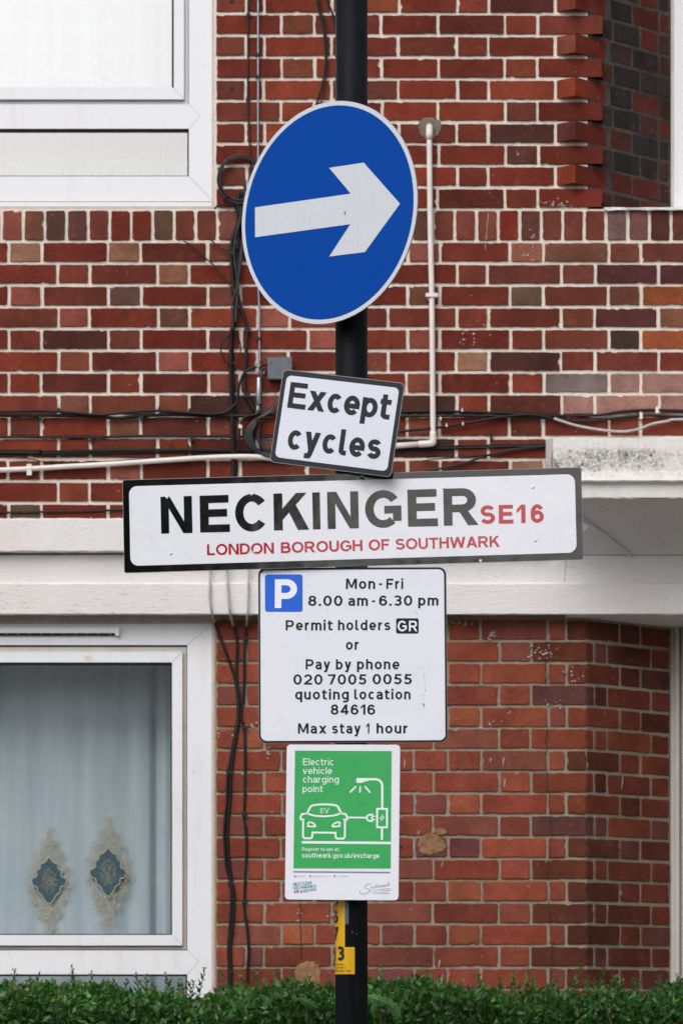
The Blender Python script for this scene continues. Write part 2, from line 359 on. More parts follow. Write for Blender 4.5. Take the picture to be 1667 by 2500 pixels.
def brick(mb, fn, x0, y0, x1, y1, colr, proud=0.006, jit=0.8, rad=1.7, back=0.012):
    """one brick face in photograph units on the surface fn(px, py, out)"""
    pts = []
    cs = [(x0 + rad, y0), (x1 - rad, y0), (x1, y0 + rad), (x1, y1 - rad), (x1 - rad, y1), (x0 + rad, y1), (x0, y1 - rad), (x0, y0 + rad)]
    for i in range(8):
        a = cs[i]; b = cs[(i + 1) % 8]; L = math.hypot(b[0] - a[0], b[1] - a[1]); n = max(1, int(L / 9)) if i % 2 == 0 else 2
        for j in range(n): pts.append((a[0] + (b[0] - a[0]) * j / n, a[1] + (b[1] - a[1]) * j / n))
    drx = random.uniform(-0.8, 0.8); dry = random.uniform(-0.7, 0.7); tilt = random.uniform(-0.006, 0.006)
    cx, cy = (x0 + x1) / 2, (y0 + y1) / 2
    P = []
    for (a, b) in pts:
        if random.random() < 0.018: a += (cx - a) / max(20, abs(cx - a)) * random.uniform(2, 5); b += (cy - b) / max(12, abs(cy - b)) * random.uniform(1.5, 4)
        P.append((a + drx + random.gauss(0, jit * 0.55), b + dry + (a - cx) * tilt + random.gauss(0, jit * 0.5)))
    n = len(P); vs = []
    pr = proud + random.uniform(-0.0015, 0.0015)
    for (a, b) in P: vs.append(fn(a, b, -back))
    for (a, b) in P: vs.append(fn(a, b, pr - 0.0016))
    for (a, b) in P:
        l = math.hypot(a - cx, b - cy); k = 1 - 1.6 / max(l, 3)
        vs.append(fn(cx + (a - cx) * k, cy + (b - cy) * k, pr))
    fs = []
    for ring in (0, 1):
        for j in range(n):
            a = ring * n + j; b = ring * n + (j + 1) % n
            fs.append((a, a + n, b + n, b))
    fs.append([2 * n + j for j in range(n)][::-1])
    mb.add(vs, fs, colr)
def front(px, py, out): return W(px, py, -out)
def cant_fn(px0, ang, yoff=0.0):
    ta = math.tan(R(ang)); x0 = (px0 - CX) / F * D
    nx, ny = math.sin(R(ang)), -math.cos(R(ang))
    def fn(px, py, out):
        k = (px - CX) / F                      # X = k (D+Y);  Y = (X-x0) ta
        Y = (k * D - x0) * ta / (1 - k * ta)
        X = k * (D + Y)
        # heights on this face follow the course heights of the front wall
        z = EYE + (HY - py) * S
        return Vector((X + nx * out, Y + ny * out, z))
    return fn
COR_U, COR_L, CANT_END = 1437.0, 1431.0, 1640.0
cantU = cant_fn(COR_U, 45); cantL = cant_fn(COR_L, 45)

def period(j0, j1, lo, hi, P=243.0):
    out = []
    k = math.floor((lo - j0) / P) - 1
    while True:
        a, b = j0 + k * P, j1 + k * P
        for q in (a, b):
            if lo < q < hi: out.append(q)
        if a > hi: break
        k += 1
    return sorted(out)
def T(*c): q = col(*c, K); r_ = col(112, 47, 39, K); q = tuple(a * .76 + b * .24 for a, b in zip(q, r_)); g = 1.14 if c[1] < c[0] * .56 else 0.97; return (q[0], q[1] * g, q[2] * 1.03, 1)
SEEN_MID = {(0, 61): (150, 118, 92), (0, 304): (152, 112, 88), (0, 182): (106, 42, 38), (0, 547): (112, 68, 56), (1, 180): (112, 52, 44), (1, 425): (144, 106, 80), (1, 60): (108, 44, 36), (2, 61): (140, 80, 68), (2, 304): (98, 80, 70), (2, 547): (112, 70, 58),
 (3, 60): (100, 50, 44), (3, 180): (138, 78, 66), (3, 425): (92, 68, 56), (4, 61): (110, 48, 40), (4, 182): (64, 44, 38), (4, 304): (98, 54, 46), (4, 547): (96, 54, 46), (5, 180): (130, 70, 56), (5, 425): (152, 90, 78), (5, 302): (92, 42, 38), (6, 61): (122, 48, 36), (6, 182): (84, 40, 38), (6, 304): (122, 54, 42), (6, 547): (122, 74, 58),
 (7, 180): (120, 80, 64), (7, 302): (112, 60, 48), (7, 425): (124, 68, 56), (8, 61): (108, 54, 46), (8, 304): (114, 80, 60), (8, 425): (98, 50, 46), (9, 180): (122, 52, 42), (9, 425): (130, 58, 38), (0, 1165): (112, 48, 40), (0, 1407): (112, 82, 62), (0, 1525): (118, 66, 58), (1, 1288): (100, 60, 50), (1, 1531): (66, 48, 48), (1, 1411): (120, 72, 60), (1, 1649): (62, 46, 46),
 (2, 1525): (100, 70, 54), (2, 1646): (140, 74, 48), (2, 1407): (104, 52, 46), (2, 1039): (110, 78, 60), (3, 1531): (80, 52, 52), (3, 1649): (122, 88, 66), (3, 1411): (112, 62, 50), (4, 1407): (118, 60, 50), (4, 1039): (132, 72, 62), (5, 1288): (66, 50, 44), (5, 1411): (112, 52, 44), (5, 1531): (110, 54, 48), (7, 1288): (80, 44, 40)}
SEEN_SOLD = {0: (140, 76, 68), 1: (106, 76, 60), 2: (74, 64, 56), 3: (90, 64, 60), 4: (120, 68, 58), 5: (112, 44, 36), 6: (120, 50, 38), 7: (94, 82, 64), 8: (106, 54, 48), 9: (106, 56, 48), 10: (122, 82, 70), 19: (92, 70, 58), 20: (112, 60, 50), 21: (130, 74, 64), 22: (126, 70, 60), 23: (124, 42, 32), 24: (88, 62, 52), 25: (106, 56, 48), 26: (114, 60, 54), 27: (112, 58, 52), 28: (122, 106, 102), 29: (114, 88, 78), 30: (66, 46, 42), 31: (80, 56, 46)}
SEEN_UP = {(2, 1273): (78, 56, 48), (3, 1273): (66, 48, 44), (3, 1153): (114, 50, 40), (9, 852): (110, 46, 34), (7, 562): (120, 70, 56), (5, 562): (98, 52, 48), (9, 562): (124, 60, 50), (6, 727): (122, 66, 50), (8, 727): (116, 64, 48), (5, 911): (100, 56, 50), (4, 727): (140, 66, 46), (9, 1273): (66, 40, 38), (5, 1000): (112, 62, 54)}
TOOTH = {1: (138, 58, 36), 3: (86, 50, 46), 5: (134, 56, 40), 7: (126, 68, 56), 9: (118, 54, 40)}
def seen(tab, k, x):
    for (kk, xx), c in tab.items():
        if kk == k and abs(xx - x) < 26: return T(*c)
XL, XR = -1000, 2350
TOPY, GROUND = -450, 3685
bld = empty('brick_building', (0, 0, 0), 'red brick house front with white painted band behind the sign post', 'building')

JH, JV = 8.6, 7.6
def lay(mb, fn, joints, ya, yb, ps, ph, jh=JH, jv=JV, jit=0.9, skip=(), tone=None, tab=None):
    for a, b in zip(joints[:-1], joints[1:]):
        if any(a < s1 - 2 and b > s0 + 2 for s0, s1 in skip): continue
        wd = b - a
        c = (seen(*tab, (a + b) / 2) if tab else None) or (tone(a, b, wd) if tone else pick(ph if wd < 110 else ps))
        brick(mb, fn, a + jv / 2, ya + jh / 2, b - jv / 2, yb - jh / 2, c, jit=jit)
# --- upper wall, beside the upper window
up = MB(); upl = MB(); lowl = MB(); sold = MB(); mo = MB()
WIN_L, WIN_R = -560, 525           # window openings
fixed = {}
def rowsA(k):  # y band of course k above the soldiers (0 = the one just above)
    return 511 - 53.05 * (k + 1), 511 - 53.05 * k
for k in range(0, 18):
    ya, yb = rowsA(k)
    if k % 2 == 0:
        J = [525, 686, 767, 931, 1069, 1232, 1313, 1475]
    else:
        J = [525, 600, 644, 809, 891, 972, 1115, 1192, 1354.5]
    J = [j + random.uniform(-1.5, 1.5) if 530 < j < 1350 else j for j in J]
    lay(up, front, J, ya, yb, UP_S, UP_H2, tab=(SEEN_UP, k))
    JL = [XL] + period(21, 101, XL, WIN_L) + [WIN_L] if k % 2 else [XL] + period(142, 219, XL, WIN_L) + [WIN_L]
    lay(upl, front, JL, ya, yb, UP_S, UP_H)
    # squint quoin: flush course returns as an end face, the other turns out as a pointed tooth
    c = pick(UP_S)
    if k % 2 == 0:
        a = W(1475 - JV / 2, ya + JH / 2, -0.004); b = W(1475 - JV / 2, yb - JH / 2, -0.004)
        up.add([a, b, b + Vector((0.0, 0.13, 0)), a + Vector((0.0, 0.13, 0))], [(0, 1, 2, 3), (3, 2, 1, 0)], c)
        lo = [W(1420, yb - JH / 2, -0.003), W(1470.5, yb - JH / 2, -0.003)]
        up.add([lo[0], lo[1], lo[1] + Vector((0, .13, 0)), lo[0] + Vector((0, .13, 0))], [(0, 3, 2, 1), (0, 1, 2, 3)], c)
    else:
        z0 = EYE + (HY - (yb - JH / 2)) * S; z1 = EYE + (HY - (ya + JH / 2)) * S
        c1 = T(*TOOTH.get(k, (120, 54, 42)))
        pA = W(1359, ya, 0).x; tip = (W(1404.5, ya, -0.05).x, -0.05)
        L = 0.155; pB = (tip[0] + L * math.cos(R(45)), tip[1] + L * math.sin(R(45)))
        q = [(pA, 0.0), tip, pB, (pA, 0.12)]
        e = 0.0015
        v = [(x, y, z) for z in (z0, z1) for x, y in q]
        up.add([v[0], v[1], v[5], v[4]], [(0, 1, 2, 3)], c1)
        up.add([v[1], v[2], v[6], v[5]], [(0, 1, 2, 3)], c)
        up.add([v[0], v[3], v[2], v[1]], [(0, 1, 2, 3)], c)
        up.add([v[4], v[5], v[6], v[7]], [(0, 1, 2, 3)], c)
        up.add([v[2], v[3], v[7], v[6]], [(0, 1, 2, 3)], c)
# --- sooty splayed reveal beside the right window
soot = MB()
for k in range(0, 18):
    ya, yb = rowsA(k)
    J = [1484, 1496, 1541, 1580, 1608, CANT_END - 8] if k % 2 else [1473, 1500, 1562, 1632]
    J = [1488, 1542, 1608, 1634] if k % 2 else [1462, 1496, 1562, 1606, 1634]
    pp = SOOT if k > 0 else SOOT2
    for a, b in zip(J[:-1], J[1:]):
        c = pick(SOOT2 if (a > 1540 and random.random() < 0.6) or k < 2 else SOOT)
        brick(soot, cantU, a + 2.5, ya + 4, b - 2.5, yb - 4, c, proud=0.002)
# --- soldier course
x = 3.4 - 52.7 * 19; si = -19
while x < XR:
    wd = 52.7
    if x > 1470: ps = pal([((140, 112, 100), 2), ((116, 70, 60), 3), ((66, 46, 42), 2), ((88, 60, 48), 2)])
    else: ps = pal([((118, 50, 42), 4), ((134, 78, 66), 4), ((110, 84, 68), 1.2), ((84, 66, 56), 1.0), ((128, 50, 38), 3), ((126, 96, 74), .9), ((96, 56, 52), 2)])
    brick(sold, front, x + 4, 515.5, x + wd - 4, 586, T(*SEEN_SOLD[si]) if si in SEEN_SOLD else pick(ps), jit=0.9, rad=3)
    x += wd; si += 1
# --- middle wall between soldier course and the white band
mid = MB()
R1 = [1245, 1327, 1485, 1565, 1728, 1810, 1972, 2052, 2215, 2295, 2350]; R2 = [1370, 1452, 1608, 1690, 1852, 1934, 2096, 2178, 2350]
for k in range(13):
    ya = 590 + 53.25 * k; yb = ya + 53.25
    if k % 2 == 0: J = [XL] + period(21, 101, XL, 1200) + R1
    else: J = [XL] + period(142, 219, XL, 1230) + R2
    J = [j + random.uniform(-1.8, 1.8) for j in J]
    def tone(a, b, wd, k=k):
        if a > 1300:
            c = pick(UR_S)
            if k in (6, 7) : c = (c[0] * 1.05 + .105, c[1] * 1.3 + .095, c[2] * 1.3 + .09, 1)   # lime bloom over two courses
            return c
        return pick(UP_H if wd < 110 else UP_S)
    JJ = [j for j in J]
    if k > 8: JJ = [j for j in J if j < 1335] + ([1335] if k < 12 else [1335])
    lay(mid, front, JJ, ya, yb, UP_S, UP_H, tone=tone, jv=8, tab=(SEEN_MID, k))
    if k > 8: continue
# --- lower wall
low = MB(); lowc = MB()
nrow = int((GROUND - 1513) / 53.3)
for k in range(nrow):
    ya = 1513 + 53.22 * k; yb = ya + 53.22
    inw = k < 24
    if k % 2 == 0: J = [525, 686, 767, 848, 929, 1010, 1092, 1174, 1337, 1382, COR_L]; JC = [COR_L, 1512, 1562, 1634]; D0 = 1382
    else: J = [525, 601, 644, 809, 891, 1056, 1218, 1295, COR_L]; JC = [COR_L, 1449, 1481, 1588, 1634]; D0 = 1295
    J = [j + random.uniform(-1.5, 1.5) if 530 < j < 1425 else j for j in J]
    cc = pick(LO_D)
    def tone(a, b, wd):
        if abs(b - COR_L) < 1: return cc
        return pick(LO_H if wd < 110 else LO_S)
    for a, b in zip(J[:-1], J[1:]):
        c = tone(a, b, b - a); e = 0 if abs(b - COR_L) < 1 else 3.6
        brick(low, front, a + 3.6, ya + 3.6, b - e, yb - 3.6, c, jit=1.0, rad=2.8, proud=0.006)
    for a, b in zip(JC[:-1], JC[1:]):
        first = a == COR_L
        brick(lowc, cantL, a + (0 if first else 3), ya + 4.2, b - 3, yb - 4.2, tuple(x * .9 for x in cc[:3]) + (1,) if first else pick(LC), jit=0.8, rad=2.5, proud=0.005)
    J = ([XL] + period(21, 101, XL, WIN_L) + [WIN_L]) if k % 2 else ([XL] + period(142, 219, XL, WIN_L) + [WIN_L])
    lay(low, front, J, ya, yb, LO_S, LO_H)
    if not inw:
        J = ([WIN_L] + period(21, 101, WIN_L, 525) + [525]) if k % 2 else ([WIN_L] + period(142, 219, WIN_L, 525) + [525])
        lay(low, front, J, ya, yb, LO_S, LO_H)
wall_u = up.build('upper_wall', M['brick'], bld); wall_l = upl.build('upper_wall', M['brick'], bld)
sold.build('soldier_course', M['brick'], bld)
mid.build('middle_wall', M['brick'], bld)
low.build('lower_wall', M['brick'], bld)
lowc.build('lower_splay', M['brick'], bld)
soot.build('sooty_splay', M['brick'], bld)['label'] = 'sooty black bricks of the splayed reveal'
# --- mortar beds: solid walls whose front lies just behind the brick faces
TH = 0.10
def wallbox(mb, x0, y0, x1, y1, yf=0.0, th=TH):
    a = W(x0, y1, 0); b = W(x1, y0, 0); mb.box((a.x, yf, a.z), (b.x, yf + th, b.z))
mp = MB()
wallbox(mp, 523, TOPY, 1434, 511)
m2 = MB(); wallbox(m2, XL, TOPY, WIN_L, 511); m2.build('mortar', M['mortar_pale'], wall_l)
m2 = MB(); wallbox(m2, XL, 511, XR, 1290); m2.build('mortar', M['mortar_pale'], bpy.data.objects['middle_wall'])
# mortar beds carried over each tooth and flush brick
mp.build('mortar', M['mortar_pale'], wall_u)
mg = MB()
wallbox(mg, XL, 1500, WIN_L, GROUND); wallbox(mg, 523, 1500, COR_L - .5, GROUND); wallbox(mg, WIN_L, 2790, 523, GROUND)
mg.build('mortar', M['mortar_grey'], bpy.data.objects['lower_wall'])
def splay(name, fn, x0, x1, y0, y1, mat, parent, out=0.0):
    mb = MB(); a, b = fn(x0, y0, out), fn(x1, y0, out); c, d = fn(x1, y1, out), fn(x0, y1, out)
    q = [a, b, c, d]; r = [p + Vector((-0.07, 0.07, 0)) for p in q]
    mb.add(q + r, [(0, 3, 2, 1), (4, 5, 6, 7), (0, 1, 5, 4), (3, 7, 6, 2), (1, 2, 6, 5), (0, 4, 7, 3)])
    return mb.build(name, mat, parent)
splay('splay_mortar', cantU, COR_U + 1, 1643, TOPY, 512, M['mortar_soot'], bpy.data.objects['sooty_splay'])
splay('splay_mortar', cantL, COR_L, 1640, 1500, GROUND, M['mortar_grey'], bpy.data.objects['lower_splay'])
# paint splashes, cement patches, crack
# ------------------------------------------------------------------ wall blemishes
def blob(px, py, rx, ry, out, n=26, fn=front, irr=0.18):
    vs = [fn(px, py, out)]; ph = random.random() * 6
    for i in range(n):
        a = 2 * math.pi * i / n; k = 1 + irr * (random.random() - 0.5) * 2 + 0.1 * math.sin(3 * a + ph)
        vs.append(fn(px + rx * k * math.cos(a), py + ry * k * math.sin(a), out))
    for i in range(n):
        a = 2 * math.pi * i / n; vs.append(fn(px + rx * 1.12 * math.cos(a), py + ry * 1.12 * math.sin(a), 0.002))
    return vs, [(0, 1 + (i + 1) % n, 1 + i) for i in range(n)] + [(1 + i, 1 + (i + 1) % n, 1 + n + (i + 1) % n, 1 + n + i) for i in range(n)]
b_ = MB(); b_.add(*blob(1049, 313, 27, 25, 0.0078, irr=.07)); b_.build('cement_patch', M['patch'], bld)
b_ = MB(); b_.add(*blob(752, 2390, 30, 42, 0.009, 40, irr=.12)); b_.build('filler_patch', M['patch_sand'], bld)
b_ = MB(); b_.add(*blob(1053, 2064, 31, 25, 0.009, 40, irr=.13)); b_.add(*blob(1076, 2033, 13, 8, 0.0105, irr=.1)); b_.build('filler_patch', M['patch_sand'], bld)
def ribbon(mb, pts, wpx, out, fn=front):
    L = []
    for i, (x, y) in enumerate(pts):
        a = pts[max(i - 1, 0)]; b = pts[min(i + 1, len(pts) - 1)]; dx, dy = b[0] - a[0], b[1] - a[1]; l = math.hypot(dx, dy) or 1
        ww = wpx[i] if isinstance(wpx, list) else wpx
        L.append((fn(x - dy / l * ww / 2, y + dx / l * ww / 2, out), fn(x + dy / l * ww / 2, y - dx / l * ww / 2, out)))
    mb.add([p for q in L for p in q], [(2 * i, 2 * i + 1, 2 * i + 3, 2 * i + 2) for i in range(len(L) - 1)])
cr = MB()
def wander(x0, y0, x1, y1, n, amp):
    return [(x0 + (x1 - x0) * i / n + random.gauss(0, amp), y0 + (y1 - y0) * i / n) for i in range(n + 1)]
for seg in ((1332, 1566, 1334, 1690), (1336, 1770, 1332, 1840), (1334, 1880, 1347, 2040), (1346, 2045, 1336, 2150), (1336, 2180, 1345, 2260), (1349, 2300, 1344, 2420)):
    cr = MB(); ribbon(cr, wander(*seg, 14, 1.2), [random.uniform(0.8, 2.4) for _ in range(15)], 0.0082); cr.build('crack', M['gasket_and_shade'], bld)
cr = MB(); ribbon(cr, wander(733, 2205, 735, 2345, 14, 0.7), 2.2, 0.0082); cr.build('crack', M['gasket_and_shade'], bld); cr = MB()
ribbon(cr, wander(1381, 1370, 1379, 1422, 8, 1.0), 1.0, 0.078)
cr.build('crack', M['gasket_and_shade'], bld)
hl = MB()
for x, y, r in ((978, 2070, 4), (565, 2, 5), (565, 217, 5)):
    hl = MB(); vs, fs = blob(x, y, r, r, 0.0084, 12, irr=.05); hl.add(vs, fs); hl.build('drill_hole', M['gasket_and_shade'], bld)
spl = MB()   # white paint splashes
for cx_, cy_, sx, sy, n in ((1362, 497, 14, 5, 26), (1300, 618, 3, 14, 8), (1299, 575, 4, 8, 6), (1285, 620, 6, 5, 5), (1130, 830, 3, 9, 5), (1158, 832, 2, 8, 5),
                            (1120, 1520, 14, 6, 22), (1200, 1556, 10, 5, 16), (1320, 1596, 22, 12, 26), (1395, 1650, 16, 10, 14), (1360, 1720, 14, 5, 10), (1205, 1765, 8, 5, 8),
                            (606, 1770, 14, 4, 9), (545, 1790, 8, 10, 7), (655, 1840, 2, 10, 6), (820, 2240, 8, 6, 4), (280, 1270, 60, 2, 20), (60, 1268, 50, 2, 16),(728, 2230, 3, 10, 6)):
    spl = MB()
    for _ in range(n):
        px, py = random.gauss(cx_, sx), random.gauss(cy_, sy); r = random.uniform(0.8, 2.4)
        vs, fs = blob(px, py, r * random.uniform(.7, 1.3), r, 0.0088, 7, irr=.3); spl.add(vs, fs)
    spl.build('paint_splash', M['painted_cable'], bld)
for x, y0, y1 in ((1070, 2345, 2366), (1078, 2105, 2120), (1227, 1850, 1872), (1196, 1852, 1862), (1230, 1902, 1924), (1077, 2382, 2405), (1020, 2030, 2040), (1008, 2055, 2082), (986, 1855, 1878), (1512, 1890, 1925)):
    spl = MB(); ribbon(spl, wander(x + 3, y0, x, y1, 3, .6), [1, 2.5, 2, 0.8], 0.0088, front if x < 1431 else cantL); spl.build('paint_run', M['painted_cable'], bld)
spl = MB(); ribbon(spl, wander(1192, 520, 1184, 610, 6, .5), 1.2, 0.0088)
spl.build('paint_run', M['painted_cable'], bld)

# ------------------------------------------------------------------ painted band and canopy
def zat(py, y): return EYE + (HY - py) * (D + y) / F
def extrude_profile(name, prof, x0, x1, mat, parent, n=400, jit=0.0009):
    xs = np.linspace(x0, x1, n); vs = []; fs = []; k = len(prof)
    nz = [np.convolve(rng.normal(0, 1, n + 8), np.ones(5) / 3, 'same')[4:-4] * jit for _ in range(2 * k)]
    for i, X in enumerate(xs):
        for j, (py, pr) in enumerate(prof):
            a = 0 if j in (0, k - 1) else 1
            vs.append((X, -pr + a * nz[2 * j][i], zat(py, -pr) + a * nz[2 * j + 1][i]))
    for i in range(n - 1):
        for j in range(k - 1):
            a = i * k + j; fs.append((a, a + 1, a + k + 1, a + k))
    fs.append(tuple(range(k))); fs.append(tuple(range((n - 1) * k, n * k))[::-1])
    return mk(name, vs, fs, mat, parent)
xl = W(XL, 0).x; xr = W(XR, 0).x; xc = W(1331, 0).x
fascia = [(1264, -0.09), (1267, 0.02), (1269.5, 0.095), (1271, 0.10), (1346, 0.10), (1348, 0.096), (1353, 0.045), (1362, 0.035), (1364, -.09)]
extrude_profile('upper_fascia', fascia, xl, xc - 0.002, M['stone'], bld)
extrude_profile('painted_band', [(1353, -0.02), (1356, 0.058), (1358, 0.062), (1424, 0.055), (1426, 0.076), (1428, 0.082), (1500, 0.08), (1503, 0.074), (1505.5, -0.35), (1440, -.4)],
                xl, xr, M['stone_smooth'], bld, jit=0.0007)
extrude_profile('canopy_slab', [(1074, 0.0), (1071, 0.49), (1072.5, 0.50), (1150, 0.503), (1174, 0.515), (1177.5, 0.51), (1180, 0.496), (1182, 0.492), (1215, 0.49), (1218, 0.487), (1223, 0.0)],
                (1350 - CX) / F * (D - 0.5), xr, M['canopy'], bld, n=300, jit=0.0008)
cv = MB()
A_ = Vector(((1350 - CX) / F * (D - 0.5) + 0.004, -0.46, zat(1219, -0.465))); B_ = Vector((A_.x, 0.0, A_.z)); Cc = Vector((A_.x - .01, -0.06, zat(1356, -0.06)))
Mm = W(1541, 1356, -0.066); AR = Vector((xr, A_.y, A_.z)); MR = Vector((xr, Mm.y, Mm.z))
n = 10; rows = []
for i in range(n + 1):   # concave cove: quarter-ellipse sweep from the slab edge down to the band
    t = i / n; th = t * math.pi / 2
    f1 = 0.45 * math.sin(th) + 0.55 * t; f2 = 0.45 * (1 - math.cos(th)) + 0.55 * t
    yy = A_.y + (Mm.y - A_.y) * f1; zz = A_.z + (Mm.z - A_.z) * f2; xx = A_.x + (Mm.x - A_.x) * (0.5 * f1 + 0.5 * f2)
    rows.append((Vector((xx, yy, zz)), Vector((xr, yy, zz))))
cv.add([p for r in rows for p in r], [(2 * i, 2 * i + 2, 2 * i + 3, 2 * i + 1) for i in range(n)])
cv.add([r[0] for r in rows] + [B_, Cc], [(i, n + 1 if i < n // 2 else n + 2, i + 1) for i in range(n)] + [(n // 2, n + 1, n + 2)])
cv.build('canopy_cove', M['stone_smooth'], bld, smooth=False)
rd = MB(); rd.tube([r[0] + Vector((-0.008, -0.012, -0.002)) for r in rows], 0.007, 6); rd.build('cove_ridge', M['stone_smooth'], bld, smooth=True)
sf = MB(); sf.box((W(1380, 0).x, -0.05, zat(1505.5, -.07) + .0005), (xr, 1.5, zat(1505.5, -.07) + .08)); sf.build('soffit', M['stone_smooth'], bld)
# sill board of the right-hand opening
extrude_profile('window_sill', [(506.5, -0.32), (507.5, 0.012), (509, 0.02), (513.5, 0.019), (515, -0.05)], W(1473, 0).x, xr, M['stone'], bld, n=200, jit=0.0012)

# ------------------------------------------------------------------ windows
def ring(mb, o, i, yf, yb):
    """four butted bars between the outer and inner photograph rectangles, faces at depth yf"""
    ox0, oy0, ox1, oy1 = o; ix0, iy0, ix1, iy1 = i
    if iy0 > oy0: mb.pxbox(ox0, oy0, ox1, iy0, yf, yb)
    if oy1 > iy1: mb.pxbox(ox0, iy1, ox1, oy1, yf, yb)
    if ix0 > ox0: mb.pxbox(ox0, iy0, ix0, iy1, yf, yb)
    if ox1 > ix1: mb.pxbox(ix1, iy0, ox1, iy1, yf, yb)
def mitre(mb, pts, yf):
    ribbon(mb, pts, 1.1, -yf)
def pane(name, x0, y0, x1, y1, y, mat, parent):
    mb = MB(); mb.add([W(x0, y1, y), W(x1, y1, y), W(x1, y0, y), W(x0, y0, y)], [(0, 1, 2, 3)]); return mb.build(name, mat, parent)
L0 = WIN_L + 8; LI = WIN_L + 64
# upper window
f = MB(); YF = 0.012
f.pxbox(461, TOPY, 517, 492, YF, 0.07); f.pxbox(L0, TOPY, LI, 492, YF, 0.07)
f.pxbox(LI, 431, 461, 492, YF, 0.07); f.pxbox(LI, 255, 461, 314.5, YF, 0.07)
f.pxbox(L0, 493.5, 517, 504, YF - 0.006, 0.07)
wu = f.build('upper_window', M['upvc'], bld)
f = MB(); f.pxbox(517.1, TOPY, 525, 511, 0.006, 0.07); f.pxbox(L0, 504.1, 517, 512, 0.002, 0.07); f.pxbox(WIN_L, TOPY, L0 - .1, 511, .006, .07); f.build('sealant', M['sealant'], wu)
f = MB(); f.pxbox(LI, 247, 449, 254.6, 0.022, 0.06); f.pxbox(449.1, TOPY, 459.5, 254.6, 0.022, 0.06)
f.pxbox(LI, 214, 449, 242.5, 0.004, 0.06); f.pxbox(424.2, TOPY, 449, 213.9, 0.004, 0.06); f.build('sash', M['upvc'], wu)
f = MB(); f.pxbox(459.6, TOPY, 460.9, 254.8, 0.014, 0.06); f.pxbox(LI, 242.6, 449, 246.9, 0.028, 0.06); f.pxbox(419.5, TOPY, 424.1, 213.8, 0.008, 0.06)  # the bar under the bead is a shadow line drawn in black
f.pxbox(LI, 314.6, 461, 321.5, 0.02, 0.06); f.pxbox(457.6, 321.6, 461, 430.9, 0.018, 0.06); f.pxbox(LI, 429.6, 457.5, 430.9, 0.018, 0.06); f.pxbox(L0, 492.1, 517, 493.4, 0.016, 0.06)  # the thick top bar is the transom's shade drawn in black
f.build('gasket_and_shade', M['gasket_and_shade'], wu)
f = MB(); mitre(f, [(461, 431), (517, 488)], YF - 0.0006); mitre(f, [(461, 255), (489, 284), (461, 315)], YF - 0.0006); mitre(f, [(424, 214), (449, 241)], 0.0034); f.build('mitre_joint', M['mitre'], wu)
pane('upper_pane', LI, TOPY, 419.4, 213.8, 0.03, M['glass_up'], wu); pane('lower_pane', LI, 321.6, 457.4, 429.4, 0.03, M['glass_up'], wu)
# lower window
f = MB()
f.pxbox(457, 1525, 516, 2790, YF, 0.07); f.pxbox(L0, 1525, LI, 2790, YF, 0.07); f.pxbox(LI, 1525, 457, 1576.5, YF, 0.07)
f.pxbox(LI, 2323, 457, 2381.5, YF, 0.07); f.pxbox(LI, 2720, 457, 2790, YF, 0.07)
wl = f.build('lower_window', M['upvc'], bld)
f = MB(); f.pxbox(516.1, 1500, 524, 2790, 0.006, 0.07); f.pxbox(L0, 1500, 516, 1524.9, 0.016, 0.07); f.pxbox(WIN_L, 1500, L0 - .1, 2790, .006, .07); f.build('sealant', M['sealant'], wl)
f = MB(); ring(f, (LI + 4, 1581, 455.4, 2321), (LI + 14, 1592.6, 445.1, 2313.6), 0.022, 0.06); f.build('sash_edge', M['upvc_dirty'], wl)
f = MB(); ring(f, (LI + 14, 1592.7, 445, 2311), (LI + 38, 1619, 420, 2285.2), 0.004, 0.06); f.build('sash', M['upvc'], wl)
f = MB(); ring(f, (LI, 1576.6, 456.9, 2322.9), (LI + 4, 1580.9, 455.5, 2321.1), 0.02, 0.06); ring(f, (LI + 38, 1619.1, 419.9, 2285.1), (LI + 42, 1623.5, 416.6, 2282.5), 0.01, 0.06)
f.pxbox(LI + 14, 2311.1, 445, 2313.5, 0.024, 0.06)  # dark bar in the gap under the bead, as in the upper window
ring(f, (LI, 2381.6, 456.9, 2719.9), (LI + 3, 2386, 453, 2717), 0.018, 0.06); f.build('gasket_and_shade', M['gasket_and_shade'], wl)
f = MB(); mitre(f, [(457, 1577), (514, 1527)], YF - 0.0006); mitre(f, [(420, 1619), (445, 1593)], 0.0034); mitre(f, [(420, 2285), (445, 2311)], 0.0034); mitre(f, [(457, 2322), (486, 2350), (457, 2382)], YF - 0.0006); f.build('mitre_joint', M['mitre'], wl)
pane('upper_pane', LI + 42.1, 1623.6, 416.5, 2282.4, 0.03, M['glass_low'], wl); pane('lower_pane', LI + 3.1, 2386.1, 452.9, 2716.9, 0.03, M['glass_low'], wl)
f = MB(); f.pxbox(-330, 1534, 281, 1547, -0.008, 0.0119); f.mi = 1; f.pxbox(-330, 1547.1, 281, 1553, 0.002, 0.0119)
f.mi = 0; f.pxbox(281.1, 1533, 290, 1553.5, -0.009, 0.0119); f.pxbox(-339, 1533, -330.1, 1553.5, -0.009, 0.0119)
for x in range(-320, 280, 28): f.pxbox(x, 1547.1, x + 1.2, 1552, -0.001, 0.0019)
f.build('trickle_vent', [M['upvc'], M['gasket_and_shade']], wl)
# rust bloom on the bead
rb = MB(); 
rb.add([W(216 + (11 + random.uniform(-2, 2)) * math.cos(-i * .39), 1609 + 7 * math.sin(-i * .39), .0036) for i in range(16)], [list(range(16))])
M['rust'] = mat_plain('rust_bloom', col(208, 198, 184), 0.5, 0.3, 0.05, 160); rb.build('rust_stain', M['rust'], wl)
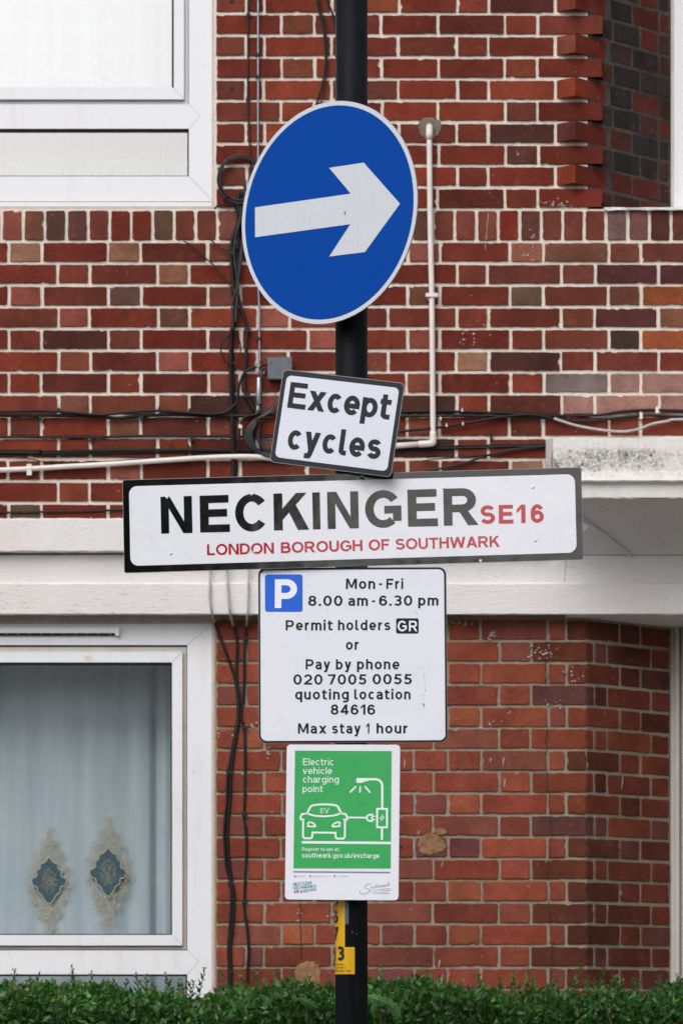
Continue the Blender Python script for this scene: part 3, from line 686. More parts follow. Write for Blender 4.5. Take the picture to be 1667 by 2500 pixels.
# window and door at the back of the right-hand recess
YB = cantU(1640, 0, 0).y
f = MB(); f.pxbox(1644, TOPY, 1720, 506, YB, YB + 0.07); f.pxbox(2100, TOPY, 2340, 506, YB, YB + 0.07); f.pxbox(1720.1, 430, 2099.9, 506, YB, YB + .07)
wr = f.build('right_window', M['upvc'], bld)
f = MB(); f.pxbox(1631, TOPY, 1643.9, 506, YB - 0.004, YB + 0.07); f.build('sealant', M['sealant'], wr)
pane('pane', 1720.2, TOPY, 2099.8, 429.9, YB + 0.03, M['glass_up'], wr)
YD = cantL(1637, 0, 0).y
f = MB(); f.pxbox(1637, 1508, 1648, GROUND, YD - 0.004, YD + 0.08); f.pxbox(1648.1, 1508, 1657.5, GROUND, YD - 0.02, YD + 0.08); f.pxbox(1657.6, 1508, 1664, GROUND, YD + 0.012, YD + 0.08); f.pxbox(1664.1, 1508, 1720, GROUND, YD - 0.006, YD + 0.08)
f.pxbox(2150, 1508, 2340, GROUND, YD - 0.006, YD + 0.08); f.pxbox(1720.1, 1508, 2149.9, 1600, YD - 0.006, YD + 0.08)
M['old_paint'] = mat_stone('old_white_gloss', 0.2, base=(196, 192, 190))
dr = f.build('door_frame', M['old_paint'], bld)
f = MB(); f.pxbox(1720.1, 1600.1, 2149.9, GROUND, YD + 0.03, YD + 0.07); f.build('door_leaf', M['old_paint'], dr)
# rooms behind the glass, open only towards the windows
rm = MB()
def room(x0, y0, x1, y1, ya, yb):
    a = W(x0, y1, 0); b = W(x1, y0, 0); t = .04
    rm.box((a.x - t, yb, a.z - t), (b.x + t, yb + t, b.z + t)); rm.box((a.x - t, ya, a.z - t), (a.x, yb, b.z + t)); rm.box((b.x, ya, a.z - t), (b.x + t, yb, b.z + t))
    rm.box((a.x, ya, b.z), (b.x, yb, b.z + t)); rm.box((a.x, ya, a.z - t), (b.x, yb, a.z))
room(WIN_L + 4, TOPY, 519, 506, 0.075, 2.2); room(WIN_L + 4, 1503, 519, 2795, 0.075, 2.2)
room(1650, TOPY, 2330, 500, YB + .08, YB + 1.6); room(1650, 1512, 2330, GROUND, YD + .085, YD + 1.2)
rm.build('room_lining', M['room'], bld)
# roof slab closes the top of what is built
rf = MB(); rf.box((xl, 0.0, zat(TOPY, 0) + .001), (xr, 2.4, zat(TOPY, 0) + .15)); rf.build('floor_slab', M['stone'], bld)
rf = MB(); rf.box((xl, .12, 0), (xl + .1, 2.4, zat(TOPY, 0))); rf.box((xr - .1, .35, 0), (xr, 2.4, zat(TOPY, 0))); rf.build('side_wall', M['far_wall'], bld)

# ------------------------------------------------------------------ curtains
def curtain(name, x0, y0, x1, y1, y, folds, amp, mat, label, seed=1, nx=420, nz=12):
    r2 = np.random.default_rng(seed); a = W(x0, y1, y); b = W(x1, y0, y); org = Vector(((a.x + b.x) / 2, y, a.z))
    vs = []; fs = []; ph = r2.uniform(0, 6, 8); fr = r2.uniform(0.4, 2.2, 8) * folds
    for j in range(nz + 1):
        tz = j / nz
        for i in range(nx + 1):
            t = i / nx; s = sum(math.sin(fr[k] * 2 * math.pi * t + ph[k] + tz * 0.5 * math.sin(k)) / (1 + 0.35 * k) for k in range(8))
            s += 5.0 * math.exp(-((t - 0.905) / 0.012) ** 2) * (name == 'voile_curtain') + 1.1 * abs(math.sin(folds * 3.1 * t * math.pi + ph[0] + 0.3 * tz)) ** 6
            vs.append((a.x + (b.x - a.x) * t, y + amp * s * (0.8 + 0.3 * (1 - tz)), a.z + (b.z - a.z) * tz))
    for j in range(nz):
        for i in range(nx):
            q = j * (nx + 1) + i; fs.append((q, q + 1, q + nx + 2, q + nx + 1))
    o = mk(name, vs, fs, mat, None, smooth=True, origin=org)
    return top(o, label, 'curtain')
curtain('net_curtain', WIN_L + 20, TOPY, 470, 236, 0.13, 5, 0.003, M['curtain_up'], 'bright white lace curtain behind the large pane of the upper window', 3)
curtain('net_curtain', WIN_L + 20, 296, 470, 505, 0.12, 4, 0.002, M['curtain_mid'], 'grey leaf-patterned lace curtain behind the narrow lower pane of the upper window', 5)
cl = curtain('voile_curtain', WIN_L + 20, 1490, 480, 2780, 0.30, 3, 0.006, M['curtain_low'], 'pale blue-grey voile curtain with two embroidered medallions in the lower window', 9)
# a narrow darker drape at the window edge
# embroidered medallions
def medallion(cx, cy, sc_):
    y = 0.282; org = W(cx, cy, y)
    q = lambda dx, dy, d=0.0: W(cx + dx * sc_, cy + dy * sc_, y - d)
    ou = [(0, -62), (12, -48), (22, -44), (24, -32), (33, -26), (32, -12), (44, -6), (46, 4), (40, 14), (31, 17), (29, 30), (20, 36), (14, 48), (0, 62)]
    ou = ou + [(-a, b) for a, b in ou[-2:0:-1]]
    sm = smoothpts([(a, b, 0) for a, b in ou + [ou[0]]], 3)[:-1]
    teal = MB(); teal.add([q(a.x, a.y, 0.004) for a in sm], [list(range(len(sm)))[::-1]]); 
    t = mk('satin_medallion', teal.v, teal.f, M['teal_satin'], cl)
    lc = MB(); lc.tube([q(a.x * 1.03, a.y * 1.03, 0.004) for a in sm + [sm[0]]], 0.0026, 5, False)
    def leaf(mb, x, y_, l, wd, a, d):
        c, s_ = math.cos(a), math.sin(a); P = [(-l, 0), (0, wd), (l, 0), (0, -wd)]
        mb.add([q(x + u * c - v * s_, y_ + u * s_ + v * c, d) for u, v in P], [(3, 2, 1, 0)])
    def inside(x, y_):
        a = abs(x); b = abs(y_)
        lim = 66 - 0.33 * b if b < 60 else (46 - (b - 60) * 0.42 if b < 112 else 24 - (b - 112) * 0.5)
        wob = 8 * math.sin(y_ * 0.16) + 5 * math.sin(b * .4 + 1) - 5 * random.random()
        core = (a / 45) ** 1.6 + (b / 62) ** 1.6
        return b < 150 and a < lim + wob and core > 1.02
    k = 0
    while k < 1300:
        x = random.uniform(-72, 72); z = random.uniform(-150, 150)
        if not inside(x, z): continue
        k += 1
        if random.random() < 0.24 and abs(x) > 12: continue
        leaf(lc, x, z, random.uniform(1.8, 4.2), random.uniform(.7, 1.6), random.uniform(0, 3.14), 0.003 + random.uniform(0, 0.003))
    for s in (-1, 1):     # scrolls
        for (x, z, r) in ((26, 78, 11), (14, 98, 8), (38, 55, 9), (50, 30, 8), (24, -80, 11), (12, -104, 8), (44, -40, 9)):
            lc.tube([q(s * (x + r * (1 - i / 16) * math.cos(i * .62)), z + r * (1 - i / 16) * math.sin(i * .62), 0.004) for i in range(14)], 0.001, 4)
    lc.build('lace_border', M['lace'], cl)
    ic = MB()
    for i in range(210):
        a = random.uniform(0, 6.28); r = random.uniform(0, 1) ** .6; x = math.cos(a) * 22 * r; z = 2 + math.sin(a) * 34 * r
        leaf(ic, x, z, random.uniform(2, 4.4), random.uniform(.6, 1.5), a + random.uniform(-.5, .5), 0.006 + random.uniform(0, 0.002))
    ic.build('lace_flower', M['lace_dark'], t)
medallion(120, 2153, 0.9); medallion(264, 2132, 0.94)

# ------------------------------------------------------------------ cables, pipes and boxes on the wall
def cable(name, label, cat, pts, r, mat, lay=0, group=None, n=6, clips=(), clipmat='gasket_and_shade', clipsize=(7, 5), y=None, extra=None):
    """pts in photograph pixels on the wall; lay stacks crossing cables outwards"""
    yy = -(0.007 + r + lay * 0.0065) if y is None else y
    r = r * 1.1 if mat is M['black_cable'] else r
    P = smoothpts([(p[0], p[1], p[2] if len(p) > 2 else 0) for p in pts], n)
    V = [W(p.x, p.y, yy - p.z) for p in P]
    org = V[0].copy(); mb = MB(); mb.tube(V, r, 8)
    if extra:
        for dx, dy, rr, dl in extra:
            k = len(P); mb.tube([W(p.x + dx * (0.4 + 0.6 * math.sin(i * 0.13 + dx)), p.y + dy * (0.6 + 0.4 * math.sin(i * .09 + dy)), yy - p.z - dl) for i, p in enumerate(P)], rr, 6)
    o = mb.build(name, mat, None, True, org); top(o, label, cat, group)
    for (x, yp) in clips:
        c = MB(); w_, h_ = clipsize; c.pxbox(x - w_, yp - h_, x + w_, yp + h_, yy - r - 0.002, yy + r + 0.004)
        c.pxbox(x - w_ * .4 - 1, yp - h_ - 3, x + w_ * .4 - 1, yp - h_ - .1, yy - r - 0.0005, yy + r + 0.004)
        c.build('clip', M[clipmat], o)
    return o
BC, GC, BR = M['black_cable'], M['grey_cable'], M['brown_cable']
G_ = 'cables clipped along the brick wall'
cable('cable', 'dusty brown cable dropping straight down beside the upper window edge', 'cable', [(606, -440), (606, 0), (605, 240), (607, 300), (611, 376), (613, 440), (612, 520)], .0034, BR, 0, G_, clips=[(606, 37), (605, 242)], clipsize=(5, 4))
cable('stay_wire', 'thin silver-grey stay wire running down behind the round blue sign to a turnbuckle', 'wire', [(630, -440), (630, 0), (630, 380), (631, 560), (630.5, 697), (633, 757), (633, 828), (634.5, 887)], .0036, M['steel'], 1, clips=[(628, 134), (628, 188), (630, 828)], clipsize=(5, 3.5))
cable('cable', 'curved dark cable passing close beside the black post above the blue sign', 'cable', [(765, -200), (774, 0), (788, 60), (794, 135), (790, 190), (773, 252), (760, 300), (752, 420)], .0032, BR, 0, G_)
cable('cable', 'second slimmer cable next to the curved one above the blue sign', 'cable', [(770, -200), (779, 0), (793, 60), (798, 135), (796, 190), (784, 252), (772, 300), (764, 420)], .0026, BC, 1, G_)
cable('cable', 'short black cable slipping behind the top of the black post', 'cable', [(780, -120), (800, 0), (809, 25), (816, 52), (822, 90)], .003, BC, 0, G_)
# coiled cable beside the blue sign
def coil(label, cx, cy, rx, ry, n, r, mat, lay, seed, a0=0, a1=360):
    random.seed(seed); mb = MB(); org = W(cx, cy, -0.02)
    for k in range(n):
        ex = rx + random.uniform(-3.5, 3.5); ey = ry + random.uniform(-3.5, 3.5); ox = random.uniform(-2, 2); oy = random.uniform(-2, 2); d = 0.012 + lay * .006 + k * 0.0022
        mb.tube([W(cx + ox + ex * math.cos(R(a0 + (a1 - a0) * i / 60)), cy + oy + ey * math.sin(R(a0 + (a1 - a0) * i / 60)), -d) for i in range(61)], r, 6)
    o = mb.build('cable_coil', mat, None, True, org); return top(o, label, 'cable coil')
ck = coil('coil of dark grey cable hanging beside the bottom corner of the upper window', 586, 438, 52, 56, 6, .003, GC, 1, 11)
for (x, yp) in ((549, 484), (557, 396)):
    c = MB(); c.tube([W(x - 6, yp + 5, -.035), W(x + 5, yp - 5, -.035)], .004, 6); c.build('cable_tie', M['gasket_and_shade'], ck)
random.seed(7)
cable('cable', 'thin black cable looping from the window corner into the bundle', 'cable', [(524, 511), (528, 506), (538, 501), (553, 498), (569, 504), (580, 520), (584, 545), (582, 575)], .003, BC, 2, G_)
cable('cable', 'thick black cable, outermost of the bundle left of the blue sign', 'cable', [(583, 470), (582, 516), (582, 542), (569, 578), (564, 616), (568, 673), (571, 711), (574, 757), (568, 799), (564, 830), (563, 900), (564, 955), (566.6, 1037), (568, 1098), (569.4, 1157), (569, 1240)], .006, BC, 1, G_,
      clips=[(566, 618), (571, 711), (567, 805)], clipsize=(6, 4))
cable('cable', 'black cable running down through the middle of the bundle', 'cable', [(590, 470), (589, 521), (589, 549), (582, 585), (578.6, 626), (574, 685), (576, 711), (578, 750), (574, 792), (566, 812), (568, 900), (570, 955), (572, 1037), (573, 1098), (575, 1157), (575, 1240)], .0052, BC, 0, G_)
cable('cable', 'black cable splitting from the bundle towards the grey junction box', 'cable', [(596, 500), (593, 578), (583, 637), (577, 697), (582, 726), (593, 768), (602, 802), (602, 840), (600.7, 870), (598.6, 901), (596.6, 936), (600, 963), (611, 986), (622, 1003), (638, 1010), (656, 1004), (675, 985), (700, 960)], .0054, BC, 2, G_,
      clips=[(604, 806), (603, 966)], clipsize=(8, 5))
cable('cable', 'dark cable hugging the edge of the blue sign', 'cable', [(598, 440), (597, 520), (594, 560), (592, 600), (586, 650), (580, 700), (578, 740), (575, 790)], .0052, GC, 3, G_)
cable('cable', 'slim grey cable weaving across the front of the bundle', 'cable', [(588, 505), (586, 540), (577, 570), (571, 610), (575, 655), (582, 690), (576, 712), (566, 745), (569, 780), (567, 806)], .0034, GC, 4, G_)
cable('cable', 'teardrop loop of thin black cable below the cable bundle', 'cable', [(566, 800), (562, 815), (545, 835), (539, 855), (548, 880), (564, 890), (580, 880), (588, 852), (582, 828), (570, 810), (566, 800)], .0024, BC, 3, G_)
cable('cable', 'thin dark cable slanting from under the soldier bricks to the bundle', 'cable', [(448, 589), (452, 591.5), (470, 602), (497, 627), (520, 647), (539, 669), (552, 684), (562, 699), (566, 720)], .0026, BR, 2, G_)
cable('cable', 'thin dark cable sagging from the last soldier brick to the bundle', 'cable', [(510, 583), (517, 588), (526, 597), (539, 606), (550, 610), (564, 611), (583, 606), (596, 598)], .0026, BR, 2, G_)
cable('cable', 'black cable sweeping from the junction box down into the long horizontal run', 'cable', [(662, 892), (640, 892), (622, 898), (606, 904), (595, 914), (587, 932), (583, 950), (581.6, 963), (579, 980), (573, 990), (554, 1006), (527, 1012), (500, 1011.7), (442, 1008), (389, 1004), (336.7, 1006), (290, 1010), (252, 1014), (210, 1012), (168, 1008), (84, 1004), (0, 1006), (-300, 1008), (-900, 1006)], .0044, BC, 3, G_,
      clips=[(143, 1003), (389, 1002), (464, 1005)], clipsize=(4, 5))
cable('cable', 'thickest black cable of the horizontal run below the junction box', 'cable', [(-900, 1014), (0, 1015.5), (101, 1015.5), (210, 1017), (286, 1022), (337, 1017), (421, 1014), (547, 1017), (660, 1015), (760, 1014)], .0056, BC, 1, G_, clips=[(98, 1020), (345, 1020)], clipsize=(4, 6))
cable('cable', 'single black cable running level midway between the thick run and the conduit', 'cable', [(-900, 1066), (0, 1068), (100, 1069), (210, 1069.5), (300, 1067), (379, 1065), (470, 1066), (660, 1068), (760, 1066)], .0042, BC, 0, G_, clips=[(222, 1072), (468, 1072)], clipsize=(4, 6))
cable('cable', 'bundle of thin black cables just above the white conduit', 'cable', [(-900, 1106), (0, 1105), (105, 1107), (210, 1104), (290, 1101), (379, 1099.7), (463, 1099), (560, 1100), (640, 1101), (720, 1102)], .0032, BC, 0, G_, extra=[(0, 6, .0028, .002), (0, -5, .0026, .003), (0, 3, .0024, .006), (0, 10, .002, 0.0)], clips=[(255, 1098), (420, 1095), (460, 1094)], clipsize=(4, 5))
cable('cable', 'thin dark cable drooping across the white conduit at the wall', 'cable', [(-300, 1100), (0, 1113), (42, 1117), (80, 1122), (105, 1128), (170, 1131), (260, 1128), (340, 1122), (379, 1118)], .002, BR, 0, G_)
cable('cable', 'lowest thin black cable just above the white painted band', 'cable', [(-900, 1254), (0, 1252.5), (100, 1251), (210, 1249.5), (297, 1246), (400, 1243), (520, 1240)], .0036, BC, 0, G_)
cd = cable('conduit', 'white plastic conduit rising gently along the wall towards the small tilted sign', 'conduit', [(-900, 1190), (-300, 1162), (0, 1149), (67, 1146), (150, 1141), (252, 1135.5), (360, 1128), (463, 1121), (530, 1117.5), (589, 1116), (630, 1117), (680, 1121), (760, 1110), (860, 1098), (969, 1088)], .0092, M['white_pipe'], 1, n=8)
for x in (71, -500):
    c = MB(); yc = 1146 if x > 0 else 1171; c.pxbox(x - 6, yc - 12, x + 6, yc + 15, -0.030, -0.002); c.build('saddle_clip', M['white_pipe'], cd)
pp = cable('conduit', 'upright white conduit with elbows beside the blue sign', 'conduit', [(1048, 318), (1048, 343), (1049.5, 500), (1052, 640), (1053.8, 721), (1055.5, 900), (1057, 1059), (1057, 1074)], .0098, M['white_pipe'], 1)
c = MB(); c.tube([W(1048, 341, -.023), W(1048, 330, -.023), W(1048, 318, -.021), W(1048, 311, -.012), W(1048, 309, .0)], [.0122, .0122, .0122, .012, .011], 12); c.build('elbow', M['cream_clip'], pp, True)
c = MB(); c.tube(smoothpts([W(1057, 1056, -.023), W(1057, 1078, -.023), W(1053, 1083.5, -.023), W(1022, 1086, -.023)], 4), .0118, 12); c.build('elbow', M['white_pipe'], pp, True)
c = MB(); c.tube([W(1026, 1085.5, -.022), W(960, 1090, -.022), W(930, 1092, -.022)], .0098, 10); c.build('conduit_run', M['white_pipe'], pp, True)
c = MB(); c.pxbox(1039, 716, 1069, 725, -0.036, 0.0); c.pxbox(1043, 725.1, 1062, 733, -0.020, 0.0); c.build('saddle_clip', M['white_pipe'], pp)
cable('cable', 'uppermost black cable crossing the wall right of the upright conduit', 'cable', [(900, 1008), (978, 1007), (1072.7, 1005), (1185, 1008.6), (1275.6, 1012), (1366, 1016), (1456, 1015), (1523.6, 1005), (1591, 1002), (1667, 1004), (1900, 1010), (2340, 1006)], .0042, BC, 0, G_, clips=[(1128, 1003)], clipmat='cream_clip', clipsize=(2, 3))
cable('cable', 'middle black cable crossing the wall right of the upright conduit', 'cable', [(900, 1018), (978, 1017.6), (1140, 1016), (1275.6, 1018.5), (1343, 1023), (1411, 1030), (1478.5, 1025), (1568.6, 1016), (1667, 1018.5), (1900, 1022), (2340, 1018)], .0046, BC, 1, G_, clips=[(1565, 1016), (1604, 1003)], clipmat='cream_clip', clipsize=(4, 7))
sg = cable('cable', 'sagging cable with a pale scuffed stretch above the canopy slab', 'cable', [(900, 1066), (978, 1054.6), (1072.7, 1044.6), (1163, 1030), (1230.5, 1018.5), (1298, 1014), (1352, 1023)], .0046, BC, 2, G_, clips=[(1090, 1040), (1130, 1036), (1076, 1023)], clipmat='cream_clip', clipsize=(2, 3))
c = MB(); yy = -(.0067 + .0046 + .014); c.tube([W(p.x, p.y, yy) for p in smoothpts([(1352, 1023, 0), (1411, 1041, 0), (1478.5, 1052, 0), (1523.6, 1054.5, 0), (1560, 1048, 0), (1591, 1036.5, 0), (1630, 1029, 0), (1667, 1025, 0), (1900, 1030, 0), (2340, 1026, 0)], 6)], .0045, 8)
c.build('pale_stretch', M['painted_cable'], sg, True)
cable('cable', 'flat band of black cables running behind the small tilted sign to the canopy', 'cable', [(880, 1098), (969, 1097.4), (1140, 1094), (1250, 1090), (1325, 1088), (1336, 1086)], .003, BC, 0, G_, extra=[(0, -5, .003, 0), (0, 4, .003, .001)], clips=[(1199, 1068), (1327, 1090)], clipsize=(3, 7))
cable('cable', 'dark cable climbing to the canopy corner from behind the street name sign', 'cable', [(1040, 1153), (1100, 1140), (1137, 1131), (1163, 1122), (1215, 1106), (1270, 1096), (1331, 1090)], .004, BR, 1, G_)
cable('cable', 'thinnest dark wire climbing to the canopy corner', 'cable', [(1030, 1127), (1060, 1123), (1130, 1117), (1195.5, 1111), (1260, 1100), (1331, 1091)], .0018, BC, 2, G_)
# junction box
jb = MB(); a = W(655, 931, 0); b = W(712, 880, 0)
import bmesh
def bevbox(name, a, b, mat, parent=None, bev=0.003, origin=None):
    bm = bmesh.new(); bmesh.ops.create_cube(bm, size=1)
    for v in bm.verts: v.co = Vector(((a[0] + b[0]) / 2 + v.co.x * (b[0] - a[0]), (a[1] + b[1]) / 2 + v.co.y * (b[1] - a[1]), (a[2] + b[2]) / 2 + v.co.z * (b[2] - a[2])))
    bmesh.ops.bevel(bm, geom=bm.edges[:], offset=bev, segments=2, affect='EDGES', clamp_overlap=True)
    vs = [v.co.copy() for v in bm.verts]; bm.verts.index_update(); fs = [[v.index for v in f_.verts] for f_ in bm.faces]; bm.free()
    return mk(name, vs, fs, mat, parent, origin=origin)
jx = empty('junction_box', W(683, 906, 0), 'small grey plastic junction box half hidden behind the tilted sign', 'junction box')
bevbox('box_body', (a.x, -0.042, a.z), (b.x, 0.0, b.z), M['box_grey'], jx)
bevbox('box_lid', (a.x - .002, -0.05, a.z - .002), (b.x + .002, -0.0425, b.z + .002), M['box_grey'], jx, .002)
for x, yp in ((661, 886), (661, 925), (706, 886)):
    s_ = MB(); s_.tube([W(x, yp, -.049), W(x, yp, -.0515)], .003, 8); s_.build('lid_screw', M['screw'], jx)
g_ = MB(); g_.tube([W(657, 908, -.02), W(646, 909, -.02)], .007, 8); g_.build('cable_gland', M['gasket_and_shade'], jx)
# turnbuckle
tb = empty('turnbuckle', W(631, 1010, -0.03), 'galvanised turnbuckle hanging at the end of the stay wire', 'turnbuckle')
t_ = MB(); t_.tube([W(632.5, 921, -.034), W(632, 925, -.034), W(631.5, 985, -.034), W(630, 990, -.034)], [.005, .0095, .0095, .006], 10); t_.build('barrel', M['steel'], tb, True)
t_ = MB(); t_.tube([W(629 + 5.5 * math.cos(i * .45), 891 + 6 * math.sin(i * .45), -.034) for i in range(15)], .0032, 6); t_.tube([W(630, 897, -.034), W(631, 922, -.034)], .0032, 6); t_.build('eye_bolt', M['steel'], tb, True)
t_ = MB(); t_.tube([W(630, 989, -.034), W(628, 1003, -.034), W(625, 1014, -.030)], .004, 6); t_.build('hook', M['steel'], tb, True)
t_ = MB(); t_.tube([W(637, 890, -.03), W(638, 930, -.03), W(636, 1000, -.03), W(632, 1020, -.02)], .0042, 6); t_.build('wire_tail', M['grey_cable'], tb, True)
# hanging coil under the box
co = None
hk = MB(); random.seed(21)
for k in range(7):
    o_ = (k - 3) * 2.6
    P = smoothpts([(632 + o_ * .3, 1018, 0), (617 + o_, 1037, 0), (607 + o_, 1058, 0), (610 + o_ * 1.1, 1080, 0), (623 + o_ * .9, 1099, 0), (643 + o_ * .4, 1110 + o_ * .5, 0), (668, 1113 + o_ * .6, 0)], 6)
    hk.tube([W(p.x, p.y, -.024 - k * .002) for p in P], .0026, 6)
for k in range(3):
    P = smoothpts([(636, 1030, 0), (628 + k * 2, 1056, 0), (630 + k * 2, 1078, 0), (640 + k * 2, 1098, 0), (655, 1112, 0)], 6); hk.tube([W(p.x, p.y, -.022 - k * .002) for p in P], .0024, 6)
for k in range(4):
    P = smoothpts([(630, 1020 + k, 0), (645, 1012 + k * 1.5, 0), (660, 1002 + k * 2, 0), (672, 986 + k * 2, 0), (690, 960 + k * 3, 0)], 6); hk.tube([W(p.x, p.y, -.03 - k * .002) for p in P], .0028, 6)
hk = top(hk.build('cable_coil', GC, None, True, W(632, 1018, -.03)), 'loose loops of dark grey cable tied below the turnbuckle', 'cable coil')
t_ = MB(); t_.tube([W(622, 1022, -.045), W(634, 1030, -.05), W(646, 1028, -.04)], .0042, 6); t_.build('cable_tie', M['gasket_and_shade'], hk)
random.seed(7)
cable('cable', 'short black cable ending in a white cap between the horizontal runs', 'cable', [(630, 1013), (610, 1016), (598, 1020), (591, 1028), (587, 1038), (585, 1050), (584, 1070), (583, 1093)], .0036, BC, 3, G_, clips=[(586.4, 1043)], clipmat='white_pipe', clipsize=(4.5, 3.5))
cable('wire', 'hair-thin curled wire arching over the turnbuckle', 'wire', [(626, 984), (630, 974), (636, 963), (643, 956), (652, 952.5), (662, 954), (669, 958), (675, 966)], .0012, GC, 5)
# cables below the band, passing over it under white paint
def lowcable(label, over, down, r, clips, over_mat, n=6):
    o = cable('cable', label, 'cable', down, r, BC, 0, G_, clips=clips, clipsize=(6, 4))
    mb = MB(); P = smoothpts([(x, y, d) for x, y, d in over], 6); mb.tube([W(p.x, p.y, -p.z) for p in P], r * 0.95, 8); mb.build('painted_stretch', over_mat, o, True)
lowcable('leftmost slack black cable crossing to the pair under the painted band', [(516, 1300, .11), (514, 1350, .11), (513.5, 1395, .075), (511.5, 1430, .09), (511, 1457, .095), (514, 1485, .095), (518, 1503, .08), (524, 1520, .015)],
         [(523, 1518, .004), (528, 1533), (551, 1594), (565, 1632), (574, 1663), (580, 1704), (580, 1755), (569, 1819), (560, 1870), (556, 1888), (553.6, 1959), (548.5, 2010), (547, 2048), (548, 2064), (552.6, 2118), (562, 2153), (565, 2191), (562, 2255), (557.4, 2319), (559, 2376), (558, 2500), (556, 2900)], .0044, [(562, 1888), (562, 2158), (561, 2376)], M['painted_cable'])
lowcable('middle black cable joining the pair beside the lower window', [(550, 1300, .11), (552, 1350, .11), (553.5, 1395, .075), (555, 1430, .09), (557.7, 1469, .095), (562, 1500, .09), (570, 1530, .015)],
         [(569, 1526, .004), (574, 1541), (579, 1576.5), (577, 1627.5), (578.6, 1673.5), (582, 1700), (583, 1755), (574.7, 1811), (566, 1870), (563, 1900), (561, 1959), (555, 2023), (556, 2060), (558, 2096), (565, 2153), (571, 2191), (568, 2255), (562, 2319), (564, 2376), (562, 2500), (560, 2900)], .0046, [], M['painted_cable'])
lowcable('lone black cable nearest the parking sign running down to the hedge', [(612, 1300, .11), (610, 1350, .11), (608, 1395, .075), (606, 1430, .09), (605, 1470, .095), (604, 1505, .085), (602, 1530, .015)],
         [(602.5, 1524, .004), (599.5, 1551), (596.4, 1602), (596, 1650), (595.7, 1678.6), (589, 1742), (589.5, 1760), (596.4, 1778), (598, 1831.6), (598, 1933.7), (595.7, 1991), (600.8, 2035.7), (601, 2100), (596, 2204), (602, 2261.5), (607, 2319), (604, 2376), (604, 2500), (604, 2900)], .0042, [(598.7, 1560.7), (596.4, 1778), (596, 1991), (596, 2204)], M['painted_cable'])
